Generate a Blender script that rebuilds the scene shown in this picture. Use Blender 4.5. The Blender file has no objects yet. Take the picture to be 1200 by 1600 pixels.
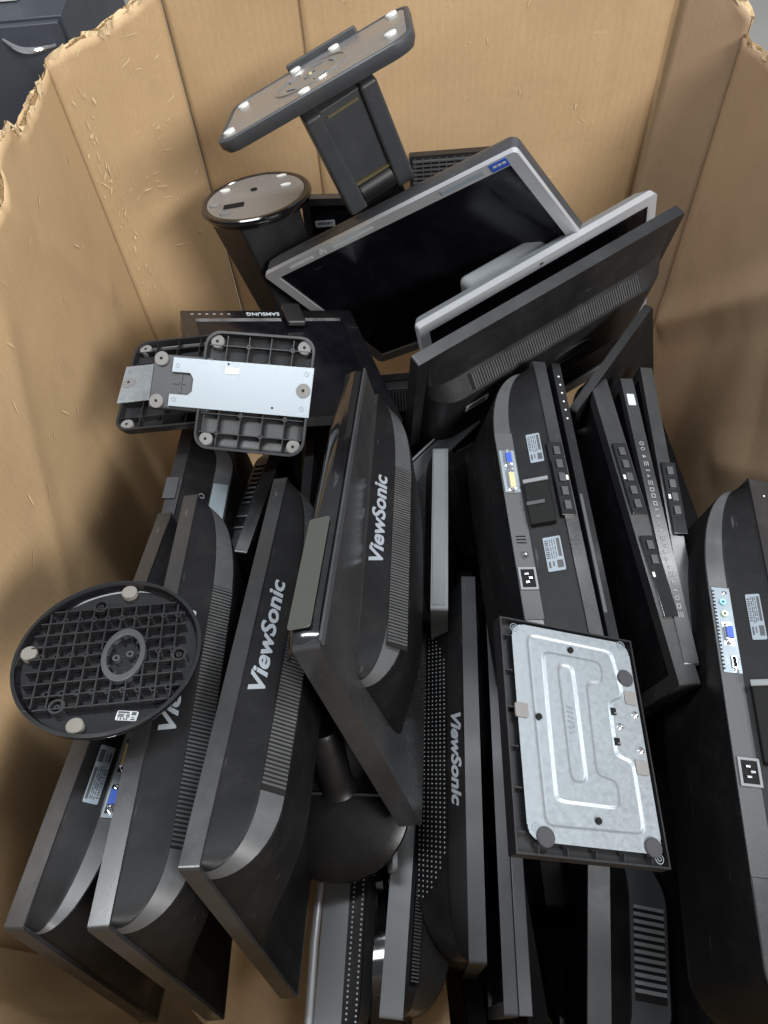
import bpy, bmesh, math, random
import numpy as np
from mathutils import Matrix, Vector
R = math.radians
rnd = random.Random(7)
scene = bpy.context.scene
col = scene.collection

# ---------------------------------------------------------------- camera, light, exposure
cam_data = bpy.data.cameras.new('camera')
cam = bpy.data.objects.new('camera', cam_data); col.objects.link(cam)
cam_data.sensor_fit = 'VERTICAL'; cam_data.sensor_height = 36.0; cam_data.sensor_width = 27.0
cam_data.lens = 36.0 * 1190.0 / 1600.0
cam_data.clip_start = 0.02; cam_data.clip_end = 100.0
cam.matrix_world = Matrix(((0.996, 0.0891, 0.0, 0.0), (-0.0734, 0.8233, -0.5628, 0.0), (-0.0502, 0.5606, 0.8266, 1.35), (0, 0, 0, 1)))
scene.camera = cam

world = bpy.data.worlds.new('World'); scene.world = world; world.use_nodes = True
wn = world.node_tree.nodes; wl = world.node_tree.links
bg = wn['Background']; bg.inputs['Strength'].default_value = 0.36
tc = wn.new('ShaderNodeTexCoord'); sep = wn.new('ShaderNodeSeparateXYZ'); rampw = wn.new('ShaderNodeValToRGB')
wl.new(tc.outputs['Generated'], sep.inputs[0]); wl.new(sep.outputs['Z'], rampw.inputs['Fac'])
rampw.color_ramp.elements[0].position = 0.0; rampw.color_ramp.elements[0].color = (0.42, 0.43, 0.41, 1)
rampw.color_ramp.elements[1].position = 0.6; rampw.color_ramp.elements[1].color = (0.90, 0.95, 1.0, 1)
wl.new(rampw.outputs['Color'], bg.inputs['Color'])

def area_light(name, loc, target, sx, sy, power, color=(1, 1, 1)):
    ld = bpy.data.lights.new(name, 'AREA'); ld.shape = 'RECTANGLE'; ld.size = sx; ld.size_y = sy
    ld.energy = power; ld.color = color
    o = bpy.data.objects.new(name, ld); col.objects.link(o)
    o.location = loc
    o.rotation_euler = (Vector(target) - Vector(loc)).to_track_quat('-Z', 'Y').to_euler()
    return o
area_light('ceiling_tube_light', (2.1, -1.9, 3.0), (0.0, 1.3, 0.3), 1.6, 0.8, 185, (1.0, 0.985, 0.96))
area_light('ceiling_tube_light', (-0.9, 0.9, 3.6), (0.0, 0.9, 0.0), 0.6, 2.0, 90, (0.93, 0.97, 1.0))
area_light('ceiling_tube_light', (1.6, 1.2, 3.6), (0.1, 0.8, 0.0), 0.3, 1.8, 60, (0.94, 0.97, 1.0))

scene.view_settings.view_transform = 'Standard'; scene.view_settings.look = 'None'
scene.view_settings.gamma = 1.0; scene.view_settings.use_curve_mapping = False
scene.view_settings.exposure = 0.08

# ---------------------------------------------------------------- materials
def mat(name, color, rough=0.5, metal=0.0, spec=0.5, var=0.0, scale=8.0, bump=0.0, bscale=600.0, dust=0.0, dustcol=(0.30, 0.29, 0.27), scratch=0.0, coat=0.0):
    m = bpy.data.materials.new(name); m.use_nodes = True
    nt = m.node_tree; n = nt.nodes; l = nt.links
    b = n['Principled BSDF']
    b.inputs['Base Color'].default_value = (*color, 1); b.inputs['Roughness'].default_value = rough
    b.inputs['Metallic'].default_value = metal; b.inputs['Specular IOR Level'].default_value = spec
    if coat: b.inputs['Coat Weight'].default_value = coat; b.inputs['Coat Roughness'].default_value = 0.06
    tcn = n.new('ShaderNodeTexCoord')
    csock = None
    if var or dust or scratch:
        nz = n.new('ShaderNodeTexNoise'); nz.inputs['Scale'].default_value = scale; nz.inputs['Detail'].default_value = 6; nz.inputs['Roughness'].default_value = 0.65
        l.new(tcn.outputs['Object'], nz.inputs['Vector'])
        mx = n.new('ShaderNodeMix'); mx.data_type = 'RGBA'
        mx.inputs['A'].default_value = (*[c * (1 - var) for c in color], 1); mx.inputs['B'].default_value = (*[min(1, c * (1 + var)) for c in color], 1)
        l.new(nz.outputs['Fac'], mx.inputs['Factor']); csock = mx.outputs['Result']
        rr = n.new('ShaderNodeMapRange'); rr.inputs['From Min'].default_value = 0.3; rr.inputs['From Max'].default_value = 0.7
        rr.inputs['To Min'].default_value = max(0.02, rough - 0.1 - 0.1 * var); rr.inputs['To Max'].default_value = min(1, rough + 0.12)
        l.new(nz.outputs['Fac'], rr.inputs['Value']); l.new(rr.outputs['Result'], b.inputs['Roughness'])
    if dust:
        dz = n.new('ShaderNodeTexNoise'); dz.inputs['Scale'].default_value = 22; dz.inputs['Detail'].default_value = 8; dz.inputs['Roughness'].default_value = 0.75
        l.new(tcn.outputs['Object'], dz.inputs['Vector'])
        dr = n.new('ShaderNodeMapRange'); dr.inputs['From Min'].default_value = 0.5; dr.inputs['From Max'].default_value = 0.85
        dr.inputs['To Min'].default_value = 0.0; dr.inputs['To Max'].default_value = dust
        l.new(dz.outputs['Fac'], dr.inputs['Value'])
        d2 = n.new('ShaderNodeMix'); d2.data_type = 'RGBA'; d2.inputs['B'].default_value = (*dustcol, 1)
        l.new(dr.outputs['Result'], d2.inputs['Factor']); l.new(csock, d2.inputs['A']); csock = d2.outputs['Result']
    if scratch:
        mp = n.new('ShaderNodeMapping'); mp.inputs['Scale'].default_value = (6, 60, 25); mp.inputs['Rotation'].default_value = (0.4, 0.7, 0.5)
        l.new(tcn.outputs['Object'], mp.inputs['Vector'])
        vz = n.new('ShaderNodeTexNoise'); vz.inputs['Scale'].default_value = 3; vz.inputs['Detail'].default_value = 3
        l.new(mp.outputs['Vector'], vz.inputs['Vector'])
        vr = n.new('ShaderNodeMapRange'); vr.inputs['From Min'].default_value = 0.70; vr.inputs['From Max'].default_value = 0.76
        vr.inputs['To Max'].default_value = scratch; l.new(vz.outputs['Fac'], vr.inputs['Value'])
        d3 = n.new('ShaderNodeMix'); d3.data_type = 'RGBA'; d3.inputs['B'].default_value = (0.25, 0.25, 0.26, 1)
        l.new(vr.outputs['Result'], d3.inputs['Factor']); l.new(csock, d3.inputs['A']); csock = d3.outputs['Result']
    if csock is not None: l.new(csock, b.inputs['Base Color'])
    if bump:
        bz = n.new('ShaderNodeTexNoise'); bz.inputs['Scale'].default_value = bscale; bz.inputs['Detail'].default_value = 2
        l.new(tcn.outputs['Object'], bz.inputs['Vector'])
        bp = n.new('ShaderNodeBump'); bp.inputs['Strength'].default_value = bump; bp.inputs['Distance'].default_value = 0.0006
        l.new(bz.outputs['Fac'], bp.inputs['Height']); l.new(bp.outputs['Normal'], b.inputs['Normal'])
    return m

def cardboard(name, base=(0.50, 0.342, 0.188)):
    m = bpy.data.materials.new(name); m.use_nodes = True
    nt = m.node_tree; n = nt.nodes; l = nt.links; b = n['Principled BSDF']
    b.inputs['Roughness'].default_value = 0.62; b.inputs['Specular IOR Level'].default_value = 0.35
    tcn = n.new('ShaderNodeTexCoord')
    def noise(scale, detail, vec=None, rough=0.6):
        z = n.new('ShaderNodeTexNoise'); z.inputs['Scale'].default_value = scale; z.inputs['Detail'].default_value = detail; z.inputs['Roughness'].default_value = rough
        l.new(vec if vec is not None else tcn.outputs['Object'], z.inputs['Vector']); return z.outputs['Fac']
    def rng(s, a, c, lo, hi):
        r = n.new('ShaderNodeMapRange'); r.inputs['From Min'].default_value = a; r.inputs['From Max'].default_value = c
        r.inputs['To Min'].default_value = lo; r.inputs['To Max'].default_value = hi; l.new(s, r.inputs['Value']); return r.outputs['Result']
    def mixc(f, a, c):
        x = n.new('ShaderNodeMix'); x.data_type = 'RGBA'; l.new(f, x.inputs['Factor'])
        for s, k in ((a, 'A'), (c, 'B')):
            if isinstance(s, tuple): x.inputs[k].default_value = (*s, 1)
            else: l.new(s, x.inputs[k])
        return x.outputs['Result']
    c = mixc(rng(noise(2.6, 5), 0.3, 0.7, 0, 1), tuple(v * 0.86 for v in base), tuple(v * 1.10 for v in base))
    mp = n.new('ShaderNodeMapping'); mp.inputs['Scale'].default_value = (60, 60, 9); l.new(tcn.outputs['Object'], mp.inputs['Vector'])
    fib = noise(6, 4, mp.outputs['Vector'])                      # vertical paper fibres and flute lines
    c = mixc(rng(fib, 0.35, 0.75, 0, 0.22), c, tuple(v * 0.70 for v in base))
    wv = n.new('ShaderNodeTexWave'); wv.inputs['Scale'].default_value = 42; wv.inputs['Distortion'].default_value = 1.2; wv.inputs['Detail'].default_value = 2; wv.wave_type = 'BANDS'; wv.bands_direction = 'DIAGONAL'
    mpw = n.new('ShaderNodeMapping'); mpw.inputs['Scale'].default_value = (1, 1, 0.0); l.new(tcn.outputs['Object'], mpw.inputs['Vector']); l.new(mpw.outputs['Vector'], wv.inputs['Vector'])
    c = mixc(rng(wv.outputs['Fac'], 0, 1, 0, 0.07), c, tuple(v * 0.55 for v in base))       # flute lines showing through
    c = mixc(rng(noise(420, 2), 0.4, 0.7, 0, 0.16), c, tuple(v * 0.7 for v in base))       # paper grain
    c = mixc(rng(noise(9, 8, rough=0.75), 0.54, 0.72, 0, 0.30), c, tuple(v * 0.66 for v in base))   # grubby patches
    c = mixc(rng(noise(160, 3), 0.55, 0.8, 0, 0.25), c, tuple(v * 0.62 for v in base))      # specks
    c = mixc(rng(noise(1.3, 7, rough=0.7), 0.56, 0.78, 0, 0.42), c, (0.24, 0.155, 0.08))    # old stains
    mp2 = n.new('ShaderNodeMapping'); mp2.inputs['Scale'].default_value = (5, 5, 30); mp2.inputs['Rotation'].default_value = (0.5, 0.35, 0); l.new(tcn.outputs['Object'], mp2.inputs['Vector'])
    c = mixc(rng(noise(2.2, 6, mp2.outputs['Vector'], 0.7), 0.68, 0.76, 0, 0.55), c, (0.66, 0.52, 0.33))   # rubbed pale scuffs
    l.new(c, b.inputs['Base Color'])
    bp = n.new('ShaderNodeBump'); bp.inputs['Strength'].default_value = 0.22; bp.inputs['Distance'].default_value = 0.003
    ad = n.new('ShaderNodeMath'); ad.operation = 'ADD'; l.new(noise(7, 5), ad.inputs[0]); l.new(fib, ad.inputs[1])
    l.new(ad.outputs[0], bp.inputs['Height']); l.new(bp.outputs['Normal'], b.inputs['Normal'])
    return m

M = {}
M['card'] = cardboard('brown_kraft_board')
M['card_shade'] = cardboard('brown_kraft_board_shaded', (0.41, 0.285, 0.18))  # darker copy of the board: shade on the right-hand walls put into the colour
M['torn'] = mat('torn_paper_fibre', (0.60, 0.46, 0.28), 0.95, spec=0.1, var=0.35, scale=90, bump=0.8, bscale=300)
M['flute'] = mat('corrugated_fluting', (0.34, 0.23, 0.12), 0.9, spec=0.1, var=0.3, scale=60)
M['black'] = mat('black_textured_plastic', (0.010, 0.010, 0.011), 0.40, var=0.3, scale=7, bump=0.12, bscale=900, dust=0.04, scratch=0.10)
M['blackd'] = mat('dark_back_plastic', (0.006, 0.006, 0.0065), 0.50, spec=0.20, var=0.3, scale=6, bump=0.15, bscale=700, dust=0.035, scratch=0.12)
M['frame'] = mat('black_frame_plastic', (0.024, 0.024, 0.025), 0.27, spec=0.75, var=0.35, scale=5, bump=0.06, bscale=900, dust=0.05, scratch=0.2)
M['gloss'] = mat('glossy_black_plastic', (0.006, 0.006, 0.007), 0.06, spec=1.0, var=0.2, scale=4, dust=0.04, scratch=0.12)
M['gloss2'] = mat('polished_black_plastic', (0.005, 0.005, 0.006), 0.22, spec=0.3, var=0.2, scale=4, dust=0.03)
M['satin'] = mat('satin_grey_plastic', (0.055, 0.056, 0.058), 0.31, var=0.2, scale=9, dust=0.15, scratch=0.15)
M['brass'] = mat('dull_brass', (0.20, 0.17, 0.09), 0.4, metal=0.5)
M['tray'] = mat('black_ribbed_plastic', (0.014, 0.014, 0.015), 0.40, spec=0.4, var=0.2, scale=9, dust=0.05)
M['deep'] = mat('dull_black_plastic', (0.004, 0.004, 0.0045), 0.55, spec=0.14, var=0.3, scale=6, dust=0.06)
M['faint'] = mat('faint_white_print', (0.20, 0.205, 0.21), 0.5, var=0.5, scale=60)
M['painted_reflection'] = mat('grey_green_reflection_tone', (0.060, 0.063, 0.054), 0.10, spec=0.6, var=0.08, scale=5, scratch=0.1)  # colour of the room's reflection in the glossy bezel
M['strip'] = mat('speckled_port_strip_plastic', (0.050, 0.052, 0.055), 0.5, var=0.35, scale=420, bump=0.5, bscale=600)
M['screen'] = mat('dark_lcd_screen', (0.004, 0.004, 0.006), 0.22, spec=0.42, var=0.9, scale=14, dust=0.012, scratch=0.05)
M['vent'] = mat('vent_rib_plastic', (0.055, 0.055, 0.056), 0.34, var=0.3, scale=12, dust=0.14)
M['ventb'] = mat('vent_gap_plastic', (0.006, 0.006, 0.006), 0.7, spec=0.2)
M['grey'] = mat('grey_plastic', (0.16, 0.17, 0.18), 0.45, var=0.15, scale=6, dust=0.06, scratch=0.2)
M['greyd'] = mat('dark_grey_plastic', (0.040, 0.042, 0.046), 0.42, var=0.2, scale=8, bump=0.1, dust=0.06, scratch=0.15)
M['silver'] = mat('silver_painted_plastic', (0.42, 0.43, 0.45), 0.34, metal=0.35, var=0.1, scale=7, scratch=0.2)
M['zinc'] = mat('galvanised_steel', (0.29, 0.32, 0.345), 0.42, metal=0.55, var=0.05, scale=170, bump=0.05, bscale=420, scratch=0.15)
M['steel'] = mat('port_plate_steel', (0.22, 0.26, 0.29), 0.42, metal=0.5, var=0.1, scale=20)
M['chrome'] = mat('chrome_metal', (0.80, 0.80, 0.82), 0.14, metal=1.0)
M['plateg'] = mat('grey_base_underside', (0.26, 0.25, 0.24), 0.28, metal=0.45, var=0.15, scale=5, scratch=0.2)
M['white'] = mat('white_plastic', (0.55, 0.55, 0.53), 0.7, var=0.06, scale=20)
M['label'] = mat('paper_label', (0.42, 0.44, 0.46), 0.55, var=0.05, scale=30)
M['labelb'] = mat('pale_blue_label', (0.20, 0.24, 0.28), 0.5, var=0.08, scale=30)
M['print'] = mat('print_ink', (0.05, 0.05, 0.055), 0.6)
M['logo'] = mat('silver_logo_print', (0.30, 0.33, 0.36), 0.42, metal=0.3)
M['blue'] = mat('blue_port_plastic', (0.02, 0.07, 0.38), 0.4)
M['gold'] = mat('cream_port_plastic', (0.45, 0.40, 0.22), 0.4)
M['lime'] = mat('pale_green_port_plastic', (0.55, 0.66, 0.45), 0.4)
M['sky'] = mat('pale_blue_port_plastic', (0.25, 0.55, 0.75), 0.4)
M['rubber'] = mat('grey_rubber', (0.17, 0.165, 0.16), 0.75, spec=0.2, var=0.25, scale=60, dust=0.25)
M['rubberd'] = mat('dark_rubber', (0.045, 0.045, 0.05), 0.8, spec=0.2, var=0.2, scale=40)
M['tan'] = mat('dusty_pad', (0.17, 0.16, 0.14), 0.8, spec=0.2, var=0.2, scale=50)
M['cab'] = mat('slate_painted_steel', (0.040, 0.046, 0.058), 0.42, var=0.12, scale=3, bump=0.1, bscale=500)
M['concrete'] = mat('grey_concrete', (0.38, 0.37, 0.35), 0.8, spec=0.3, var=0.2, scale=3, bump=0.3, bscale=60)
M['orange'] = mat('orange_cable_jacket', (0.55, 0.10, 0.03), 0.5)

# ---------------------------------------------------------------- mesh helpers
class MB:
    """collects shapes, then links them as ONE mesh object"""
    def __init__(s): s.v = []; s.f = []
    def add(s, vs, fs):
        b = len(s.v); s.v += [tuple(v) for v in vs]; s.f += [tuple(b + i for i in f) for f in fs]; return s
    def box(s, x0, x1, y0, y1, z0, z1):
        v = [(x, y, z) for z in (z0, z1) for y in (y0, y1) for x in (x0, x1)]
        return s.add(v, [(0, 2, 3, 1), (4, 5, 7, 6), (0, 1, 5, 4), (2, 6, 7, 3), (0, 4, 6, 2), (1, 3, 7, 5)])
    def prism(s, pts, z0, z1, axis='z'):
        n = len(pts)
        def p(a, b, c): return (a, b, c) if axis == 'z' else ((a, c, b) if axis == 'y' else (c, a, b))
        v = [p(a, b, z0) for a, b in pts] + [p(a, b, z1) for a, b in pts]
        return s.add(v, [tuple(range(n))[::-1], tuple(range(n, 2 * n))] + [(i, (i + 1) % n, n + (i + 1) % n, n + i) for i in range(n)])
    def hexa(s, p8): return s.add(p8, [(0, 3, 2, 1), (4, 5, 6, 7), (0, 1, 5, 4), (1, 2, 6, 5), (2, 3, 7, 6), (3, 0, 4, 7)])
    def lathe(s, prof, n=48, c=(0, 0, 0), sx=1, sy=1):
        vs = []; fs = []; k = len(prof)
        for i in range(n):
            a = 2 * math.pi * i / n
            for r, z in prof: vs.append((c[0] + r * sx * math.cos(a), c[1] + r * sy * math.sin(a), c[2] + z))
        for i in range(n):
            j = (i + 1) % n
            for q in range(k - 1): fs.append((i * k + q, j * k + q, j * k + q + 1, i * k + q + 1))
        if prof[0][0] > 1e-9: fs.append(tuple(i * k for i in range(n))[::-1])
        if prof[-1][0] > 1e-9: fs.append(tuple(i * k + k - 1 for i in range(n)))
        return s.add(vs, fs)
    def ring(s, ro, ri, z0, z1, n=40, c=(0, 0, 0), sx=1, sy=1):
        vs = []; fs = []
        for i in range(n):
            a = 2 * math.pi * i / n; ca, sa = math.cos(a), math.sin(a)
            for r, z in ((ro, z0), (ro, z1), (ri, z1), (ri, z0)): vs.append((c[0] + r * sx * ca, c[1] + r * sy * sa, c[2] + z))
        for i in range(n):
            j = (i + 1) % n
            for q in range(4): fs.append((i * 4 + q, j * 4 + q, j * 4 + (q + 1) % 4, i * 4 + (q + 1) % 4))
        return s.add(vs, fs)
    def tube(s, pts, r, n=8):
        pts = [Vector(p) for p in pts]; vs = []; fs = []; k = len(pts); up = Vector((0.13, 0.2, 1)).normalized()
        for i, p in enumerate(pts):
            t = (pts[min(i + 1, k - 1)] - pts[max(i - 1, 0)]).normalized(); a = t.cross(up).normalized(); b = a.cross(t)
            rr = r[i] if isinstance(r, (list, tuple)) else r
            for q in range(n): g = 2 * math.pi * q / n; vs.append(p + (a * math.cos(g) + b * math.sin(g)) * rr)
        for i in range(k - 1):
            for q in range(n): fs.append((i * n + q, i * n + (q + 1) % n, (i + 1) * n + (q + 1) % n, (i + 1) * n + q))
        fs.append(tuple(range(n))[::-1]); fs.append(tuple((k - 1) * n + q for q in range(n)))
        return s.add(vs, fs)
    def grid(s, P):
        """P: list of rows of points"""
        r, c = len(P), len(P[0])
        return s.add([p for row in P for p in row], [(i * c + j, i * c + j + 1, (i + 1) * c + j + 1, (i + 1) * c + j) for i in range(r - 1) for j in range(c - 1)])
    def xf(s, m, start=0):
        s.v = s.v[:start] + [tuple(m @ Vector(p)) for p in s.v[start:]]; return s
    def build(s, name, material, parent=None, bevel=0.0, smooth=30, seg=2):
        me = bpy.data.meshes.new(name); me.from_pydata(s.v, [], s.f)
        bm = bmesh.new(); bm.from_mesh(me); bmesh.ops.recalc_face_normals(bm, faces=bm.faces); bm.to_mesh(me); bm.free()
        me.materials.append(material)
        if smooth: me.shade_smooth(); me.set_sharp_from_angle(angle=R(smooth))
        o = bpy.data.objects.new(name, me); col.objects.link(o)
        if parent: o.parent = parent
        if bevel:
            b = o.modifiers.new('bevel', 'BEVEL'); b.width = bevel; b.segments = seg; b.limit_method = 'ANGLE'; b.angle_limit = R(40); b.harden_normals = True
        return o

def tag(o, label, cat, group=None, kind=None):
    if label: o['label'] = label
    if cat: o['category'] = cat
    if group: o['group'] = group
    if kind: o['kind'] = kind
    return o
def frame(org, ex, ey, ez=None):
    ex = Vector(ex).normalized(); ey = Vector(ey); ey = (ey - ex * ex.dot(ey)).normalized(); ez = ex.cross(ey)
    m = Matrix((ex, ey, ez)).transposed().to_4x4(); m.translation = Vector(org); return m
def thing(name, m, label, cat, group=None):
    o = bpy.data.objects.new(name, None); col.objects.link(o); o.empty_display_size = 0.05; o.matrix_world = m
    return tag(o, label, cat, group)
def rrect(x0, x1, y0, y1, r, n=6):
    pts = []
    for cx, cy, a in ((x1 - r, y1 - r, 0), (x0 + r, y1 - r, 90), (x0 + r, y0 + r, 180), (x1 - r, y0 + r, 270)):
        for i in range(n + 1): g = R(a + 90 * i / n); pts.append((cx + r * math.cos(g), cy + r * math.sin(g)))
    return pts
def text(name, body, size, m, material, parent, shear=0.0, bold=0.0, width=None, depth=0.0004):
    c = bpy.data.curves.new(name, 'FONT'); c.body = body; c.size = size; c.shear = shear; c.offset = bold; c.extrude = depth
    c.align_x = 'CENTER'; c.align_y = 'CENTER'; c.resolution_u = 3
    t = bpy.data.objects.new(name, c); col.objects.link(t)
    dg = bpy.context.evaluated_depsgraph_get(); me = bpy.data.meshes.new_from_object(t.evaluated_get(dg))
    bpy.data.objects.remove(t); me.name = name
    if width:
        xs = [v.co.x for v in me.vertices]; k = width / (max(xs) - min(xs))
        for v in me.vertices: v.co.x *= k
    me.transform(m); me.materials.clear(); me.materials.append(material)
    o = bpy.data.objects.new(name, me); col.objects.link(o); o.parent = parent
    return o
# ---------------------------------------------------------------- where each thing lies: axes, position (m), size
POSE = {
    'vsB': [[[-0.1035, -0.1149, -0.988], [-0.9612, 0.267, 0.0697], [0.2558, 0.9568, -0.1381]], [-0.163, 0.3561, 0.3828], [0.56, 0.345, 0.02]],
    'vsA': [[[-0.0294, -0.0866, -0.9958], [-0.9806, 0.1954, 0.0119], [0.1936, 0.9769, -0.0906]], [-0.2707, 0.3343, 0.3793], [0.56, 0.345, 0.02]],
    'vsC': [[[-0.1032, -0.1844, -0.9774], [-0.9757, 0.2099, 0.0634], [0.1935, 0.9602, -0.2016]], [-0.0015, 0.5517, 0.3304], [0.53, 0.345, 0.013]],
    'gloss': [[[-0.1182, -0.246, -0.962], [-0.9536, 0.2984, 0.0408], [0.277, 0.9222, -0.2698]], [-0.0276, 0.5362, 0.3987], [0.56, 0.36, 0.036]],
    'D': [[[-0.1111, -0.0987, -0.9889], [-0.9728, 0.2144, 0.0879], [0.2034, 0.9717, -0.1199]], [-0.3422, 0.3411, 0.3353], [0.56, 0.345, 0.02]],
    'hp': [[[-0.7825, 0.5955, -0.1817], [0.2857, 0.0841, -0.9546], [-0.5532, -0.7989, -0.2359]], [0.1328, 1.1589, 0.4087], [0.555, 0.36, 0.05]],
    'grey': [[[0.8864, -0.148, 0.4387], [0.4464, 0.0223, -0.8945], [0.1226, 0.9887, 0.0859]], [0.3232, 1.0301, 0.3532], [0.485, 0.36, 0.03]],
    'blk8': [[[-0.8721, 0.048, -0.487], [-0.4851, -0.2164, 0.8473], [-0.0647, 0.9751, 0.212]], [0.2834, 0.9821, 0.4162], [0.53, 0.3, 0.02]],
    'sam': [[[-0.9442, 0.2251, 0.2405], [-0.1881, -0.9678, 0.1675], [0.2704, 0.1129, 0.9561]], [-0.1398, 0.9417, 0.4218], [0.319, 0.369, 0.03]],
    'neck': [[[0.9027, -0.3041, 0.3045], [0.2813, -0.1186, -0.9523], [0.3256, 0.9452, -0.0215]], [0.0155, 1.2182, 0.6414], [0.13, 0.2, 0.03]],
    'J': [[[0.012, 0.2508, 0.968], [0.9955, -0.0941, 0.012], [0.0941, 0.9635, -0.2508]], [0.2326, 0.6114, 0.2908], [0.532, 0.32, 0.02]],
    'K': [[[0.0202, 0.2201, 0.9753], [0.9953, -0.0969, 0.0013], [0.0948, 0.9706, -0.2211]], [0.2577, 0.6082, 0.2897], [0.528, 0.32, 0.014]],
    'L': [[[0.0179, 0.2005, -0.9795], [-0.9968, -0.0733, -0.0332], [-0.0785, 0.9769, 0.1985]], [0.3208, 0.6039, 0.2637], [0.51, 0.32, 0.03]],
    'M': [[[-0.0538, 0.1228, -0.991], [-0.995, -0.0898, 0.0428], [-0.0837, 0.9884, 0.127]], [0.3663, 0.6159, 0.2717], [0.478, 0.3, 0.02]],
    'N': [[[-0.1009, 0.1225, -0.9873], [-0.9912, -0.0981, 0.0891], [-0.0859, 0.9876, 0.1313]], [0.4025, 0.6628, 0.2519], [0.466, 0.3, 0.02]],
    'O': [[[0.1786, 0.2041, 0.9625], [0.9839, -0.0371, -0.1747], [0.0, 0.9782, -0.2075]], [0.4503, 0.2912, 0.2248], [0.673, 0.44, 0.03]],
    'E2': [[[-0.1128, -0.0319, -0.9931], [-0.9936, 0.0036, 0.1128], [0.0, 0.9995, -0.0321]], [-0.3232, 0.7118, 0.2601], [0.246, 0.32, 0.02]],
    'G': [[[0.2718, -0.027, 0.962], [0.9623, 0.0076, -0.2717], [0.0, 0.9996, 0.028]], [-0.1808, 0.7267, 0.2001], [0.225, 0.32, 0.02]],
    'H': [[[-0.0792, -0.0542, -0.9954], [-0.995, 0.0659, 0.0756], [0.0615, 0.9964, -0.0591]], [-0.1112, 0.8078, 0.2106], [0.325, 0.32, 0.015]],
    'I': [[[0.1203, -0.0123, 0.9927], [0.9927, 0.0015, -0.1203], [0.0, 0.9999, 0.0124]], [0.102, 0.662, 0.18], [0.309, 0.3, 0.026]],
    'Q': [[[0.1128, -0.0058, 0.9936], [0.9936, 0.0007, -0.1128], [0.0, 1.0, 0.0058]], [0.1073, 0.3274, 0.105], [0.541, 0.33, 0.022]],
    'R': [[[-0.1075, -0.0055, -0.9942], [-0.9942, 0.0006, 0.1075], [0.0, 1.0, -0.0055]], [0.1206, 0.2966, 0.1], [0.587, 0.34, 0.034]],
    'S': [[[-0.1635, -0.0083, -0.9865], [-0.9865, 0.0014, 0.1635], [0.0, 1.0, -0.0084]], [-0.041, 0.141, 0.05], [0.255, 0.3, 0.03]],
    'T': [[[-0.1222, -0.0063, -0.9925], [-0.9925, 0.0008, 0.1222], [0.0, 1.0, -0.0063]], [-0.1344, 0.1032, 0.05], [0.229, 0.3, 0.035]],
    'U': [[[-0.2227, -0.0112, -0.9748], [-0.9749, 0.0026, 0.2227], [0.0, 0.9999, -0.0115]], [0.2268, 0.0911, 0.01], [0.261, 0.3, 0.03]],
    'L2': [[[-0.6616, -0.2941, -0.6898], [-0.6507, -0.232, 0.723], [-0.3727, 0.9272, -0.0378]], [0.4235, 0.9045, 0.3209], [0.215, 0.3, 0.014]],
    'X3': [[[-0.9999, 0.0011, 0.0109], [0.011, 0.0995, 0.995], [0.0, 0.995, -0.0995]], [0.0577, 1.0729, 0.0907], [0.191, 0.3, 0.02]],
    'B1': [[[0.9945, 0.0104, -0.1045], [-0.105, 0.0984, -0.9896], [0.0, 0.9951, 0.099]], [0.1318, 1.3898, 0.2707], [0.497, 0.3, 0.02]],
    'B2': [[[0.9998, 0.0018, -0.0182], [-0.0183, 0.0995, -0.9949], [0.0, 0.995, 0.0995]], [0.2374, 1.4818, 0.3007], [0.238, 0.3, 0.02]],
    'P': [[[0.922, 0.0967, 0.3749], [-0.0962, 0.9952, -0.0201], [-0.3751, -0.0175, 0.9268]], [0.1824, 0.2397, 0.5558], [0.168, 0.2436, 0.012]],
    'base2': [[[0.973, 0.1984, -0.118], [-0.2309, 0.8407, -0.4898], [0.0021, 0.5038, 0.8638]], [-0.1728, 0.7792, 0.5418], [0.166, 0.1755, 0.02]],
    'base1': [[[0.9938, 0.0699, -0.0863], [-0.0681, 0.9974, 0.0227], [0.0877, -0.0167, 0.996]], [-0.2997, 0.8735, 0.4898], [0.186, 0.1955, 0.02]],
    'hpbase': [[[0.919, 0.0476, -0.3915], [0.0454, 0.9733, 0.2249], [0.3917, -0.2245, 0.8923]], [-0.0484, 1.229, 0.7636], [0.33, 0.22, 0.012]],
    'disc': [[[0.9979, -0.0111, 0.0638], [0.0, 0.9851, 0.1721], [-0.0648, -0.1717, 0.983]], [-0.3096, 0.3582, 0.603], [0.1]],
    'rstand': [[[0.9955, 0.0169, -0.0928], [-0.0, 0.9838, 0.1791], [0.0943, -0.1783, 0.9794]], [-0.1947, 1.3585, 0.4842], [0.11]],
}
def pose(k):
    A, t, d = POSE[k]
    m = Matrix(A).to_4x4(); m.translation = Vector(t); return m, d

# ---------------------------------------------------------------- the cardboard box and the room round it
from mathutils import noise as mn
def fbm(p, o=4):
    return sum(mn.noise(Vector(p) * 2 ** i) / 2 ** i for i in range(o))

floor = MB().box(-8, 8, -6, 10, -0.60, -0.375).build('floor', M['concrete'], smooth=0); tag(floor, None, None, kind='structure')
box_root = thing('cardboard_box', Matrix.Translation((0.1, 0.75, -0.37)),
                 'big open brown cardboard box with torn top rim, holding the heap of black monitors', 'box')
def into_box(o): o.parent = box_root; o.location = (-0.1, -0.75, 0.37); return o

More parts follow.
